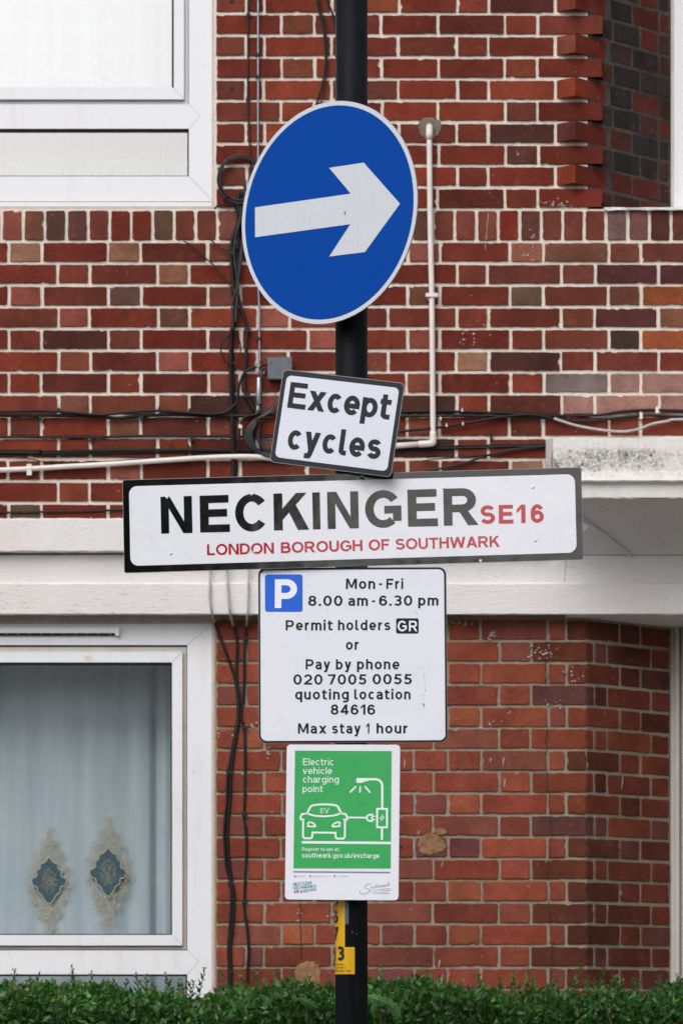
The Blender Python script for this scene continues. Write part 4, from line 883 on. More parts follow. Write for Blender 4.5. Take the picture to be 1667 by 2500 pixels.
# ------------------------------------------------------------------ lettering: glyphs drawn as flat strokes, cap height 1
def arcp(cx, cy, rx, ry, a0, a1, n=14):
    return [(cx + rx * math.cos(R(a0 + (a1 - a0) * i / n)), cy + ry * math.sin(R(a0 + (a1 - a0) * i / n))) for i in range(n + 1)]
def glyph(ch, w, xh=0.73):
    """returns width and strokes; a stroke is ('s', points, closed), ('d', points, lo, hi) clipped, or ('p', polygon)"""
    h = w / 2; g = []
    s = lambda pts, closed=False: g.append(('s', pts, closed)); d = lambda pts, lo=0.0, hi=1.0: g.append(('d', pts, lo, hi)); p = lambda pts: g.append(('p', pts))
    if ch == 'N': W_ = .80; s([(h, 0), (h, 1)]); s([(W_ - h, 0), (W_ - h, 1)]); p([(w * .2, 1), (w * 1.12, 1), (W_ - w * .2, 0), (W_ - w * 1.12, 0)])
    elif ch == 'M': W_ = .92; s([(h, 0), (h, 1)]); s([(W_ - h, 0), (W_ - h, 1)]); p([(w * .2, 1), (w * 1.25, 1), (W_ / 2 + h * .8, 0.12), (W_ / 2 - h * .8, 0.12)]); p([(W_ - w * 1.25, 1), (W_ - w * .2, 1), (W_ / 2 + h * .8, 0.12), (W_ / 2 - h * .8, 0.12)])
    elif ch == 'E': W_ = .70; s([(h, 0), (h, 1)]); s([(w, 1 - h), (W_ - .02, 1 - h)]); s([(w, .52), (W_ - .06, .52)]); s([(w, h), (W_, h)])
    elif ch == 'F': W_ = .64; s([(h, 0), (h, 1)]); s([(w, 1 - h), (W_, 1 - h)]); s([(w, .50), (W_ - .06, .50)])
    elif ch == 'L': W_ = .62; s([(h, 0), (h, 1)]); s([(w, h), (W_, h)])
    elif ch == 'H': W_ = .76; s([(h, 0), (h, 1)]); s([(W_ - h, 0), (W_ - h, 1)]); s([(w, .53), (W_ - w, .53)])
    elif ch == 'T': W_ = .74; s([(W_ / 2, 0), (W_ / 2, 1 - w)]); s([(0, 1 - h), (W_, 1 - h)])
    elif ch == 'I': W_ = w; s([(h, 0), (h, 1)])
    elif ch == 'K': W_ = .82; s([(h, 0), (h, 1)]); p([(w * .9, .26), (w * .9, .26 + w * 1.45), (W_ - w * 1.42, 1), (W_ - .05, 1)]); p([(w * 1.55, .26 + w * 1.5), (w * 2.35, .26 + w * 2.35), (W_, 0), (W_ - w * 1.28, 0)])
    elif ch == 'A': W_ = .86; p([(0, 0), (w * 1.1, 0), (W_ / 2 + w * .55, 1), (W_ / 2 - w * .55, 1)]); p([(W_, 0), (W_ - w * 1.1, 0), (W_ / 2 - w * .55, 1), (W_ / 2 + w * .55, 1)]); s([(W_ * .25, .30), (W_ * .75, .30)])
    elif ch == 'V': W_ = .84; p([(0, 1), (w * 1.1, 1), (W_ / 2 + w * .55, 0), (W_ / 2 - w * .55, 0)]); p([(W_, 1), (W_ - w * 1.1, 1), (W_ / 2 - w * .55, 0), (W_ / 2 + w * .55, 0)])
    elif ch == 'W':
        W_ = 1.24; q = W_ / 4; k = w * .53
        for a, b, c_, e in ((k, 1, q + .02, 0), (W_ / 2, 1, q + .02, 0), (W_ / 2, 1, W_ - q - .02, 0), (W_ - k, 1, W_ - q - .02, 0)): p([(a - k, b), (a + k, b), (c_ + k, e), (c_ - k, e)])
    elif ch == 'C': W_ = .84; s(arcp(W_ / 2 + .02, .5, W_ / 2 - h, .5 - h + .01, 38, 322, 26))
    elif ch == 'G': W_ = .88; s(arcp(W_ / 2, .5, W_ / 2 - h, .5 - h + .01, 36, 312, 26)); s([(W_ - h, .17), (W_ - h, .42)]); s([(W_ * .53, .50 - h * .2), (W_, .50 - h * .2)])
    elif ch in 'O': W_ = .92; s(arcp(W_ / 2, .5, W_ / 2 - h, .5 - h + .01, 0, 350, 34), True)
    elif ch == '0': W_ = .68; s(arcp(W_ / 2, .5, W_ / 2 - h, .5 - h + .01, 0, 350, 30), True)
    elif ch == 'Q': W_ = .92; s(arcp(W_ / 2, .5, W_ / 2 - h, .5 - h, 0, 350, 30), True)
    elif ch == 'U': W_ = .76; r = W_ / 2 - h; s([(h, 1), (h, r + h)] + arcp(W_ / 2, r + h - .01, r, r, 185, 355, 14) + [(W_ - h, r + h), (W_ - h, 1)])
    elif ch == 'D': W_ = .80; s([(h, 0), (h, 1)]); r = .5 - h; s([(w, 1 - h), (W_ - h - r * .85, 1 - h)] + arcp(W_ - h - r * .85, .5, r * .85, r, 85, -85, 16) + [(W_ - h - r * .85, h), (w, h)])
    elif ch == 'P': W_ = .72; s([(h, 0), (h, 1)]); r = (1 - h - .42) / 2; s([(w, 1 - h), (W_ - h - r, 1 - h)] + arcp(W_ - h - r, 1 - h - r, r, r, 85, -85, 14) + [(W_ - h - r, .42), (w, .42)])
    elif ch == 'R': W_ = .82; s([(h, 0), (h, 1)]); r = (1 - h - .46) / 2; q = W_ - .05; s([(w, 1 - h), (q - h - r, 1 - h)] + arcp(q - h - r, 1 - h - r, r, r, 85, -85, 14) + [(q - h - r, .46), (w, .46)]); p([(W_ * .36, .46 + h * .5), (W_ * .60, .46 + h * .5), (W_, 0), (W_ - w * 1.2, 0)])
    elif ch == 'B':
        W_ = .76; s([(h, 0), (h, 1)]); r = (1 - h - .53) / 2; r2 = (.53 - h) / 2
        s([(w, 1 - h), (W_ - .06 - h - r, 1 - h)] + arcp(W_ - .06 - h - r, 1 - h - r, r, r, 85, -85, 12) + [(W_ - .06 - h - r, .53), (w, .53)])
        s([(w, .53), (W_ - h - r2, .53)] + arcp(W_ - h - r2, h + r2, r2, r2, 85, -85, 12) + [(W_ - h - r2, h), (w, h)])
    elif ch in 'Ss':
        H = 1.0 if ch == 'S' else xh; W_ = .76 if ch == 'S' else .54; m = H * .51; r1 = (H - h - m) / 2 + .003; r2 = (m - h) / 2 + .003; rx = W_ / 2 - h
        s(arcp(W_ / 2, H - h - r1, rx * .94, r1, 22, 262, 16) + arcp(W_ / 2, h + r2, rx, r2, 82, -158, 16))
    elif ch == '1': W_ = .42; s([(W_ - h, 0), (W_ - h, 1)]); p([(0, .74), (0, .74 - w * .95), (W_ - w * .9, .80), (W_ - w * .9, 1), (W_ - w, 1)])
    elif ch == '2': W_ = .66; r = .27; s(arcp(W_ / 2, 1 - h - r + .01, W_ / 2 - h, r, 165, -20, 14) + [(W_ - h - .08, .48), (h * 1.5, w * .8)]); s([(0, h), (W_, h)])
    elif ch == '3': W_ = .64; r1 = (1 - h - .53) / 2; r2 = (.53 - h) / 2; s(arcp(W_ / 2 - .02, 1 - h - r1, W_ / 2 - h - .01, r1 + .01, 150, -80, 14) + [(W_ * .36, .53)]); s([(W_ * .36, .53)] + arcp(W_ / 2 - .01, h + r2, W_ / 2 - h, r2 + .005, 80, -150, 14))
    elif ch == '4': W_ = .70; s([(W_ - .12 - h, 0), (W_ - .12 - h, 1)]); s([(0, .28), (W_, .28)]); p([(0, .28 - h), (w * .75, .28), (W_ - .12 - w * .9, 1), (W_ - .12, 1), (W_ - .12 - w, .95), (0, .40)][:4] if False else [(0, .28), (w * 1.15, .28), (W_ - .12, 1), (W_ - .12 - w * 1.1, 1)])
    elif ch == '5': W_ = .64; s([(.10, 1 - h), (W_ - .04, 1 - h)]); s([(.10 + h * .8, 1 - w), (.07 + h * .6, .50)]); s([(.07 + h * .4, .52)] + arcp(W_ / 2 - .02, .335, W_ / 2 - h + .01, .335 - h, 120, -155, 18))
    elif ch in '69':
        W_ = .66; r = .31
        a = arcp(W_ / 2, .335, W_ / 2 - h, .335 - h, 0, 350, 26); b = [(h, .34), (h, .5)] + arcp(W_ / 2, .55, W_ / 2 - h, .45 - h, 172, 32, 14)
        if ch == '9': a = [(W_ - x, 1 - y) for x, y in a]; b = [(W_ - x, 1 - y) for x, y in b]
        s(a, True); s(b)
    elif ch == '7': W_ = .62; s([(0, 1 - h), (W_, 1 - h)]); p([(W_ - w * 1.05, 1 - w * .9), (W_, 1 - w * .9), (W_ * .20 + w * 1.1, 0), (W_ * .20, 0)])
    elif ch == '8': W_ = .66; r1 = (1 - h - .53) / 2; r2 = (.53 - h) / 2; s(arcp(W_ / 2, 1 - h - r1, W_ / 2 - h - .035, r1, 0, 350, 24), True); s(arcp(W_ / 2, h + r2, W_ / 2 - h, r2, 0, 350, 24), True)
    elif ch == '.': W_ = w * 1.1; p([(0, 0), (w * 1.1, 0), (w * 1.1, w * 1.1), (0, w * 1.1)])
    elif ch == ':': W_ = w * 1.1; p([(0, 0), (w * 1.1, 0), (w * 1.1, w * 1.1), (0, w * 1.1)]); p([(0, .5), (w * 1.1, .5), (w * 1.1, .5 + w * 1.1), (0, .5 + w * 1.1)])
    elif ch == "'": W_ = w; s([(h, .65), (h, 1)])
    elif ch == '-': W_ = .30; s([(0, .40), (W_, .40)])
    elif ch == '/': W_ = .36; d([(h * .6, 0), (W_ - h * .6, 1)])
    elif ch == '#': W_ = .7; s([(.2, 0), (.3, 1)]); s([(.45, 0), (.55, 1)]); s([(0, .32), (W_, .32)]); s([(0, .66), (W_, .66)])
    elif ch == 'a': W_ = .56; s([(h * 1.2, xh * .74)] + arcp(W_ / 2 - .01, xh - h - .17 + .0, W_ / 2 - h - .0, .17, 150, 5, 10) + [(W_ - h, xh * .5), (W_ - h, 0)]); r = xh * .22; s([(W_ - w * .6, xh * .55), (W_ / 2, xh * .55 - .005)] + arcp(W_ / 2 - .03, h + (xh * .55 - h) / 2, W_ / 2 - h - .03, (xh * .55 - h) / 2, 100, 270, 12) + [(W_ - w * .8, h + .06)])
    elif ch == 'c': W_ = .57; s(arcp(W_ / 2 + .01, xh / 2, W_ / 2 - h, xh / 2 - h, 42, 318, 20))
    elif ch == 'e': W_ = .61; s(arcp(W_ / 2, xh / 2, W_ / 2 - h, xh / 2 - h, 0, 318, 22)); s([(w * .8, xh * .47), (W_ - .01, xh * .47)])
    elif ch == 'o': W_ = .62; s(arcp(W_ / 2, xh / 2, W_ / 2 - h, xh / 2 - h, 0, 350, 26), True)
    elif ch in 'bpdqg':
        W_ = .61; s(arcp(W_ / 2, xh / 2, W_ / 2 - h, xh / 2 - h, 0, 350, 26), True)
        x = h if ch in 'bp' else W_ - h
        if ch in 'bd': s([(x, 0), (x, 1)])
        elif ch in 'pq': s([(x, -.27), (x, xh)])
        else: s([(x, xh), (x, -.02)] + arcp(W_ / 2, -.02, W_ / 2 - h, .27 - h, 0, -140, 12))
    elif ch in 'hn': W_ = .57; s([(h, 0), (h, 1 if ch == 'h' else xh)]); r = W_ / 2 - h; s([(h * 1.6, xh - h - r)] + arcp(W_ / 2, xh - h - r, r, r, 165, 5, 12) + [(W_ - h, xh - h - r), (W_ - h, 0)])
    elif ch == 'm':
        W_ = .90; s([(h, 0), (h, xh)]); r = (W_ - w) / 4
        for c_ in (h + r, h + 3 * r): s([(c_ - r + h * .6, xh - h - r)] + arcp(c_, xh - h - r, r, r, 165, 5, 10) + [(c_ + r, xh - h - r), (c_ + r, 0)])
    elif ch == 'u': W_ = .57; s([(W_ - h, 0), (W_ - h, xh)]); r = W_ / 2 - h; s([(h, xh), (h, h + r)] + arcp(W_ / 2, h + r, r, r, 185, 345, 12))
    elif ch == 'r': W_ = .38; s([(h, 0), (h, xh)]); s(arcp(h + .26, xh - h - .24, .26 - h * .2, .24, 165, 88, 8))
    elif ch == 'i': W_ = w * 1.1; s([(h * 1.1, 0), (h * 1.1, xh)]); p([(0, .86), (w * 1.1, .86), (w * 1.1, .86 + w), (0, .86 + w)])
    elif ch == 'l': W_ = w if w < .13 else .30; s([(h, 1), (h, 0)] if w < .13 else [(h, 1), (h, .2)] + arcp(.2 + h * .2, .17 + .01, .2 - h * .8, .18 - h, 180, 270, 6) + [(W_, h)])
    elif ch == 't': W_ = .42; s([(.16, .95), (.16, .2)] + arcp(.16 + .15, .17, .15, .17 - h, 190, 270, 6) + [(W_, h)]); s([(0, xh - h * .9), (W_, xh - h * .9)])
    elif ch == 'k': W_ = .56; s([(h, 0), (h, 1)]); p([(w * .9, xh * .28), (w * .9, xh * .28 + w * 1.4), (W_ - w * 1.3, xh), (W_ - .02, xh)]); p([(w * 1.3, xh * .28 + w * 1.2), (w * 2.0, xh * .28 + w * 2.0), (W_, 0), (W_ - w * 1.25, 0)])
    elif ch in 'vy':
        W_ = .60; k = w * .55; lo = 0 if ch == 'v' else 0
        p([(0, xh), (2 * k, xh), (W_ / 2 + k, lo), (W_ / 2 - k, lo)]); 
        if ch == 'v': p([(W_, xh), (W_ - 2 * k, xh), (W_ / 2 - k, lo), (W_ / 2 + k, lo)])
        else: p([(W_, xh), (W_ - 2 * k, xh), (W_ * .5 - k - .065, -.16), (W_ * .5 + k - .065, -.16)]); s([(W_ * .5 - .05, -.12), (W_ * .36, -.27 + h * 1.0), (.05, -.27 + h)])
    elif ch == 'w':
        W_ = .86; q = W_ / 4; k = w * .53
        for a, c_ in ((k, q + .02), (W_ / 2, q + .02), (W_ / 2, W_ - q - .02), (W_ - k, W_ - q - .02)): p([(a - k, xh), (a + k, xh), (c_ + k, 0), (c_ - k, 0)])
    elif ch == 'x': W_ = .66; k = w * 1.2; p([(0, xh), (k, xh), (W_, 0), (W_ - k, 0)]); p([(W_, xh), (W_ - k, xh), (0, 0), (k, 0)])
    else: W_ = .32
    return W_, g
def offset_ribbon(pts, w, closed):
    n = len(pts); L = []; h = w / 2
    for i in range(n):
        a = pts[(i - 1) % n] if (closed or i > 0) else pts[i]; b = pts[i]; c = pts[(i + 1) % n] if (closed or i < n - 1) else pts[i]
        d1 = (b[0] - a[0], b[1] - a[1]); d2 = (c[0] - b[0], c[1] - b[1])
        l1 = math.hypot(*d1) or 0; l2 = math.hypot(*d2) or 0
        if l1 < 1e-9: d1, l1 = d2, l2
        if l2 < 1e-9: d2, l2 = d1, l1
        n1 = (-d1[1] / l1, d1[0] / l1); n2 = (-d2[1] / l2, d2[0] / l2); m = (n1[0] + n2[0], n1[1] + n2[1]); ml = math.hypot(*m) or 1
        m = (m[0] / ml, m[1] / ml); k = min(1.6, 1 / max(.3, m[0] * n1[0] + m[1] * n1[1]))
        L.append(((b[0] + m[0] * h * k, b[1] + m[1] * h * k), (b[0] - m[0] * h * k, b[1] - m[1] * h * k)))
    q = []
    for i in range(n if closed else n - 1):
        a = L[i]; b = L[(i + 1) % n]; q.append([a[0], a[1], b[1], b[0]])
    return q
def clipy(poly, lo, hi):
    for lim, sg in ((lo, 1), (hi, -1)):
        out = []
        for i in range(len(poly)):
            a, b = poly[i - 1], poly[i]; ia = (a[1] - lim) * sg >= 0; ib = (b[1] - lim) * sg >= 0
            if ia != ib:
                t = (lim - a[1]) / (b[1] - a[1]); out.append((a[0] + (b[0] - a[0]) * t, lim))
            if ib: out.append(b)
        poly = out
    return poly
def glyph_polys(ch, w, xh=.73):
    W_, g = glyph(ch, w, xh); out = []
    for li, st in enumerate(g):
        if st[0] == 's': out += [(q, li) for q in offset_ribbon(st[1], w, st[2])]
        elif st[0] == 'd':
            (x0, y0), (x1, y1) = st[1]; dx, dy = (x1 - x0), (y1 - y0)
            out += [(clipy(q, st[2], st[3]), li) for q in offset_ribbon([(x0 - dx, y0 - dy), (x1 + dx, y1 + dy)], w, False)]
        else: out.append((st[1], li))
    return W_, out
class Plane:
    """a flat sign face: centre seen at photograph pixel (px,py), `dist` from the camera, turned by yaw degrees"""
    def __init__(s, px, py, dist, yaw):
        k = dist / F; s.o = Vector(((px - CX) * k, dist - D, EYE + (HY - py) * k)); s.u = Vector((math.cos(R(yaw)), -math.sin(R(yaw)), 0)); s.v = Vector((0, 0, 1)); s.n = Vector((-math.sin(R(yaw)), -math.cos(R(yaw)), 0))
    def uv(s, px, py):
        d = Vector(((px - CX) / F, 1, (HY - py) / F)); c = Vector((0, -D, EYE)); t = (s.o - c).dot(s.n) / d.dot(s.n); p = c + d * t - s.o
        return (p.dot(s.u), p.z)
    def P(s, u, v, out=0.0): return s.o + s.u * u + s.v * v + s.n * out
    def px(s, x, y, out=0.0): return s.P(*s.uv(x, y), out)
def put_text(mb, pl, text, p0, p1, cap, w, out=0.002, xh=.73, gap=.13, ox=1.0, wrap=None):
    """text between two baseline end pixels, cap height in pixels"""
    a = Vector(pl.uv(*p0)) if wrap is None else Vector(p0); b = Vector(pl.uv(*p1)) if wrap is None else Vector(p1)
    d = (b - a); L = d.length; d.normalize(); nrm = Vector((-d.y, d.x)); H = cap * (pl.o.y + D) / F if wrap is None else cap
    tot = 0; items = []
    for ch in text:
        if ch == ' ': tot += .34; continue
        W_, polys = glyph_polys(ch, w, xh); items.append((tot, polys)); tot += W_ + gap
    tot -= gap; kx = L / tot
    f_ = wrap or (lambda u, v, o_: pl.P(u, v, o_))
    for x0, polys in items:
        for q, li in polys:
            if len(q) < 3: continue
            V = [a + d * ((x0 + x) * kx) + nrm * (y * H) for x, y in q]
            # wind towards the viewer
            ar = sum(V[i - 1].x * V[i].y - V[i].x * V[i - 1].y for i in range(len(V)))
            if ar < 0: V = V[::-1]
            if wrap:      # cut into narrow strips so the print follows the curved surface
                T_ = [(p.y, p.x) for p in V]; u0 = min(t[1] for t in T_); u1 = max(t[1] for t in T_); k = max(1, int((u1 - u0) / .0015))
                for i in range(k):
                    q_ = clipy(T_, u0 + (u1 - u0) * i / k, u0 + (u1 - u0) * (i + 1) / k)
                    if len(q_) > 2: mb.add([f_(t[1], t[0], out + li * 0.00016) for t in q_], [list(range(len(q_)))])
                continue
            mb.add([f_(p.x, p.y, out + li * 0.00016) for p in V], [list(range(len(V)))])
def put_poly(mb, pl, pts, out): 
    V = [Vector(pl.uv(*p)) for p in pts]; ar = sum(V[i - 1].x * V[i].y - V[i].x * V[i - 1].y for i in range(len(V)))
    if ar < 0: V = V[::-1]
    mb.add([pl.P(p.x, p.y, out) for p in V], [list(range(len(V)))])
def put_line(mb, pl, pts, wpx, out, closed=False, cap=True):
    if cap and not closed:      # round ends
        for e in (pts[0], pts[-1]): put_poly(mb, pl, [(e[0] + wpx / 2 * math.cos(i * .7854), e[1] + wpx / 2 * math.sin(i * .7854)) for i in range(8)], out + .00012)
    for q in offset_ribbon(pts, wpx, closed): put_poly(mb, pl, q, out)
def rounded(pts, r, n=6):
    """rounds the corners of a quadrilateral given in plane coordinates"""
    out = []; k = len(pts)
    for i in range(k):
        p, a, b = Vector(pts[i]), Vector(pts[i - 1]), Vector(pts[(i + 1) % k]); da = (a - p).normalized(); db = (b - p).normalized()
        s0 = p + da * r; s1 = p + db * r; c = p + (da + db) * r
        for j in range(n + 1):
            t = j / n * math.pi / 2; out.append(c - db * r * math.cos(t) - da * r * math.sin(t))
    return out
def plate(name, pl, quad, r, mat, parent, o0, o1, jit=0):
    V = rounded([pl.uv(*p) for p in quad], r); ar = sum(V[i - 1].x * V[i].y - V[i].x * V[i - 1].y for i in range(len(V)))
    if ar < 0: V = V[::-1]
    n = len(V); e = 0.0006
    c = sum(V, Vector((0, 0))) / n
    vs = [pl.P(p.x, p.y, o0) for p in V] + [pl.P(p.x, p.y, o1 - e) for p in V] + [pl.P(*(p + (c - p).normalized() * e), o1) for p in V]
    fs = [tuple(range(n))[::-1], tuple(range(2 * n, 3 * n))] + [(k * n + i, k * n + (i + 1) % n, (k + 1) * n + (i + 1) % n, (k + 1) * n + i) for k in (0, 1) for i in range(n)]
    return mk(name, vs, fs, mat, parent)
def bracket(pl, parent, px0, px1, py, zc):
    """aluminium channel behind the plate and its clip round the post"""
    m = MB(); a = pl.uv(px0, py); b = pl.uv(px1, py)
    for (v0, v1, o0, o1) in ((-.012, .012, -.012, -.004), (-.012, -.009, -.004, -.001), (.009, .012, -.004, -.001)):
        q = [pl.P(a[0], a[1] + v0, o0), pl.P(b[0], b[1] + v0, o0), pl.P(b[0], b[1] + v0, o1), pl.P(a[0], a[1] + v0, o1)]
        r_ = [p + Vector((0, 0, v1 - v0)) for p in q]; m.add(q + r_, [(0, 1, 2, 3), (7, 6, 5, 4), (0, 4, 5, 1), (1, 5, 6, 2), (2, 6, 7, 3), (3, 7, 4, 0)])
    m.build('mounting_channel', M['sign_back'], parent)
    m = MB(); n = 28; z = pl.P(*pl.uv(858, py)).z
    for k in range(n):
        for (rr) in (PR + .0006,):
            pass
    ringv = []
    for i in range(n):
        t = 2 * math.pi * i / n
        for zz in (z - .009, z + .009): ringv.append(Vector((PX + (PR + .0015) * math.cos(t), PY + (PR + .0015) * math.sin(t), zz)))
    m.add(ringv, [(2 * i, 2 * ((i + 1) % n), 2 * ((i + 1) % n) + 1, 2 * i + 1) for i in range(n)])
    m.box((PX - .02, PY - PR - .012, z - .011), (PX + .02, PY - PR + .003, z + .011))
    m.build('post_clip', M['sign_back'], parent)

# ------------------------------------------------------------------ post
DP = 11.13; PY = DP - D; PX = (858.0 - CX) / F * DP; PR = 39.4 / F * DP
post = empty('sign_post', (PX, PY, 0), 'tall black painted steel post carrying all the traffic and parking signs', 'post')
m = MB(); n = 64; vs = []
for z in (0.0, 5.9):
    for i in range(n): vs.append((PX + PR * math.cos(2 * math.pi * i / n), PY + PR * math.sin(2 * math.pi * i / n), z))
m.add(vs, [(i, (i + 1) % n, n + (i + 1) % n, n + i) for i in range(n)] + [list(range(n))[::-1], list(range(n, 2 * n))]); m.build('shaft', M['pole'], post, True)
bpy.data.objects['shaft'].data.polygons[n].use_smooth = False; bpy.data.objects['shaft'].data.polygons[n + 1].use_smooth = False
def cyl(a_deg, z, out):
    a = R(a_deg); return Vector((PX + (PR + out) * math.sin(a), PY - (PR + out) * math.cos(a), z))
def zp(py): return EYE + (HY - py) * (DP - PR) / F
def cpatch(name, a0, a1, y0, y1, out, mat, parent):
    m = MB(); k = 16; V = []
    for i in range(k + 1):
        t = a0 + (a1 - a0) * i / k; V += [cyl(t, zp(y1), out), cyl(t, zp(y0), out)]
    m.add(V, [(2 * i, 2 * i + 2, 2 * i + 3, 2 * i + 1) for i in range(k)]); return m.build(name, mat, parent, True)
nl = cpatch('number_label', -150, -24, 2150, 2315, .0008, M['yellow'], post)
cpatch('info_label', -150, 11, 2315, 2381, .0008, M['yellow'], post)
cpatch('torn_film', -24, -10, 2196, 2259, .0008, M['blue_grey_film'], post)
m = MB()
wr_ = lambda u, v, o_: cyl(math.degrees(u / PR), v, .0012 + o_)
def ctext(t, a0, a1, ybase, cap, w, **k):
    put_text(m, None, t, (R(a0) * PR, zp(ybase)), (R(a1) * PR, zp(ybase)), cap * DP / F, w, out=0, wrap=wr_, **k)
ctext('5', -100, -52, 2214, 34, .22); ctext('6', -100, -53, 2257, 34, .22); ctext('7', -100, -52, 2299, 34, .22)
ctext('3', -58, -25, 2348, 35, .22); ctext('1', -98, -72, 2348, 35, .22)
ctext('for parking', -110, -31, 2359, 5, .13); ctext('help contact', -110, -22, 2367, 5, .13); ctext('southwark.gov.uk', -120, -3, 2375, 5, .14)
m.build('label_print', M['ink_black'], nl)
m = MB(); sc_pts = [(12, 2272, 30, 2280), (22, 2100, 24, 2110)]
for (a0, y0, a1, y1) in ((0, 2275, 22, 2282), (-2, 2100, 1, 2130)):
    V = [cyl(a0, zp(y0), .0006), cyl(a1, zp(y1), .0006), cyl(a1, zp(y1 + 3), .0006), cyl(a0, zp(y0 + 5), .0006)]; m.add(V, [(0, 3, 2, 1)])
m.build('scuff_mark', mat_plain('grey_scuff', col(60, 62, 66), .6), post)

# ------------------------------------------------------------------ round blue sign
SD = PY + D - PR      # distance of the post's near side
YAW = 37.5
pd = Plane(801.5, 520, SD - 0.035 - 0.0, YAW)
disc = empty('direction_sign', pd.P(0, -.3, 0), 'round blue sign with white arrow pointing right and a pale rim, turned on its post', 'traffic sign')
def discm(name, r, o0, o1, mat, n=120):
    vs = [pd.P(r * math.cos(2 * math.pi * i / n), r * math.sin(2 * math.pi * i / n), o) for o in (o0, o1) for i in range(n)]
    return mk(name, vs, [tuple(range(n))[::-1], tuple(range(n, 2 * n))] + [(i, (i + 1) % n, n + (i + 1) % n, n + i) for i in range(n)], mat, disc)
RD = 0.3015
discm('plate', RD, -.003, 0, M['sign_back']); discm('rim', RD - .0004, .0001, .0012, M['prismatic']); discm('face', RD - .0125, .0013, .0018, M['blue_disc'])
m = MB(); put_poly(m, pd, [(560 + x / 3.136, 240 + y / 3.136) for x, y in ((200, 838), (933, 733), (767, 535), (1032, 495), (1310, 810), (1042, 1180), (768, 1215), (930, 967), (201, 1067))], .0026)
m.build('arrow', M['prismatic'], disc)
m = MB()
for x, y, r in ((843, 521, 2.2), (845, 517, 1.2), (844, 524, 1.5)): put_poly(m, pd, [(x + r * math.cos(i), y + 1.5 * r * math.sin(i)) for i in range(6)], .003)
m.build('chip_mark', M['ink_grey'], disc)
bracket(pd, disc, 660, 940, 430, 0); bracket(pd, disc, 660, 940, 640, 0)
# ------------------------------------------------------------------ tilted plate
pe = Plane(823, 1034, SD - 0.062, 12)
ex = empty('supplementary_sign', pe.P(0, -.12, 0), 'small tilted white plate with black border reading Except cycles', 'traffic sign')
Q = [(691.6, 902.5), (988, 936.5), (954, 1166.5), (658, 1129)]
def inset(Q, a, b, c=None, d=None):
    """moves the sides of a photograph quadrilateral inwards: a left, b top, c right, d bottom"""
    c = a if c is None else c; d = b if d is None else d
    tl, tr, br, bl = [Vector(q) for q in Q]; ux = (tr - tl).normalized(); uy = (bl - tl).normalized()
    return [tuple(tl + ux * a + uy * b), tuple(tr - ux * c + uy * b), tuple(br - ux * c - uy * d), tuple(bl + ux * a - uy * d)]
plate('plate', pe, Q, .012, M['sign_back'], ex, -.0035, 0); plate('border', pe, inset(Q, 1.2, 1.2), .012, M['black_vinyl_matt'], ex, .0001, .0008)
plate('face', pe, inset(Q, 11, 13.5, 11, 13), .014, M['white_reflective'], ex, .0009, .0014)
c5 = lambda x, y: (500 + x / 2.703, 860 + y / 2.703)
m = MB(); put_text(m, pe, 'Except', c5(543, 369), c5(1216, 450), 63.5, .192, .0018, gap=.075, xh=.755); put_text(m, pe, 'cycles', c5(539, 642), c5(1154, 713), 63.5, .192, .0018, gap=.10, xh=.755); m.build('lettering', M['black_letters'], ex)
bracket(pe, ex, 720, 930, 1035, 0)
m = MB(); m.tube([pe.px(880, 1166, .004), pe.px(889, 1169, .004)], .006, 8); m.box((PX - .03, PY - PR - .03, pe.px(880, 1164).z - .012), (PX + .03, PY - PR, pe.px(880, 1164).z + .004)); m.build('clip_bolt', M['gasket_and_shade'], ex)
# ------------------------------------------------------------------ street name plate
pn = Plane(861, 1272, SD - 0.042, 3.3)
nm = empty('street_name_sign', pn.P(0, -.13, 0), 'long white street name plate with glossy black border reading NECKINGER SE16', 'street sign')
Q = [(298.5, 1172.8), (1418.6, 1142), (1424, 1367.5), (303, 1401)]
plate('plate', pn, Q, .006, M['sign_back'], nm, -.003, 0); plate('border', pn, inset(Q, 1, 1), .006, M['black_vinyl'], nm, .0001, .0008)
plate('face', pn, inset(Q, 16, 16.5, 16, 17), .022, M['white_plate'], nm, .0009, .0014)
m = MB(); bx0, by0, bx1, by1 = 393.6, 1304.8, 1168, 1283
base = lambda x: (x, by0 + (by1 - by0) * (x - bx0) / (bx1 - bx0))
for ch, a, b in (('N', 393.6, 470), ('E', 489, 561.5), ('C', 573, 654.5), ('K', 669, 755), ('I', 763, 783.5), ('N', 800, 876), ('G', 892, 980.5), ('E', 996, 1069), ('R', 1083.5, 1168)):
    if ch == 'I': put_text(m, pn, 'I', base(a + 1), base(b - 1), 90.5, .207, .0018); continue
    put_text(m, pn, ch, base(a), base(b), 90.5, .207, .0018)
m.build('street_name', M['black_vinyl'], nm)
m = MB()
for ch, a, b in (('S', 1172.6, 1208.5), ('E', 1217.7, 1253), ('1', 1261.4, 1282.8), ('6', 1295.8, 1327.5)):
    y = lambda x: 1281.2 - (x - 1172) * .0215
    put_text(m, pn, ch, (a, y(a)), (b, y(b)), 45.5, .205, .0018)
m.build('postcode', M['red_vinyl'], nm); m = MB()
for t, a, b, ya, yb in (('LONDON', 505.7, 669, 1357.6, 1353), ('BOROUGH', 686, 884.8, 1352.3, 1346.6), ('OF', 900, 950.6, 1346, 1344.6), ('SOUTHWARK', 965.4, 1220, 1344, 1336.3)):
    put_text(m, pn, t, (a, ya), (b, yb), 26.8, .185, .0018, gap=.085)
m.build('borough_name', M['red_vinyl'], nm)
m = MB()
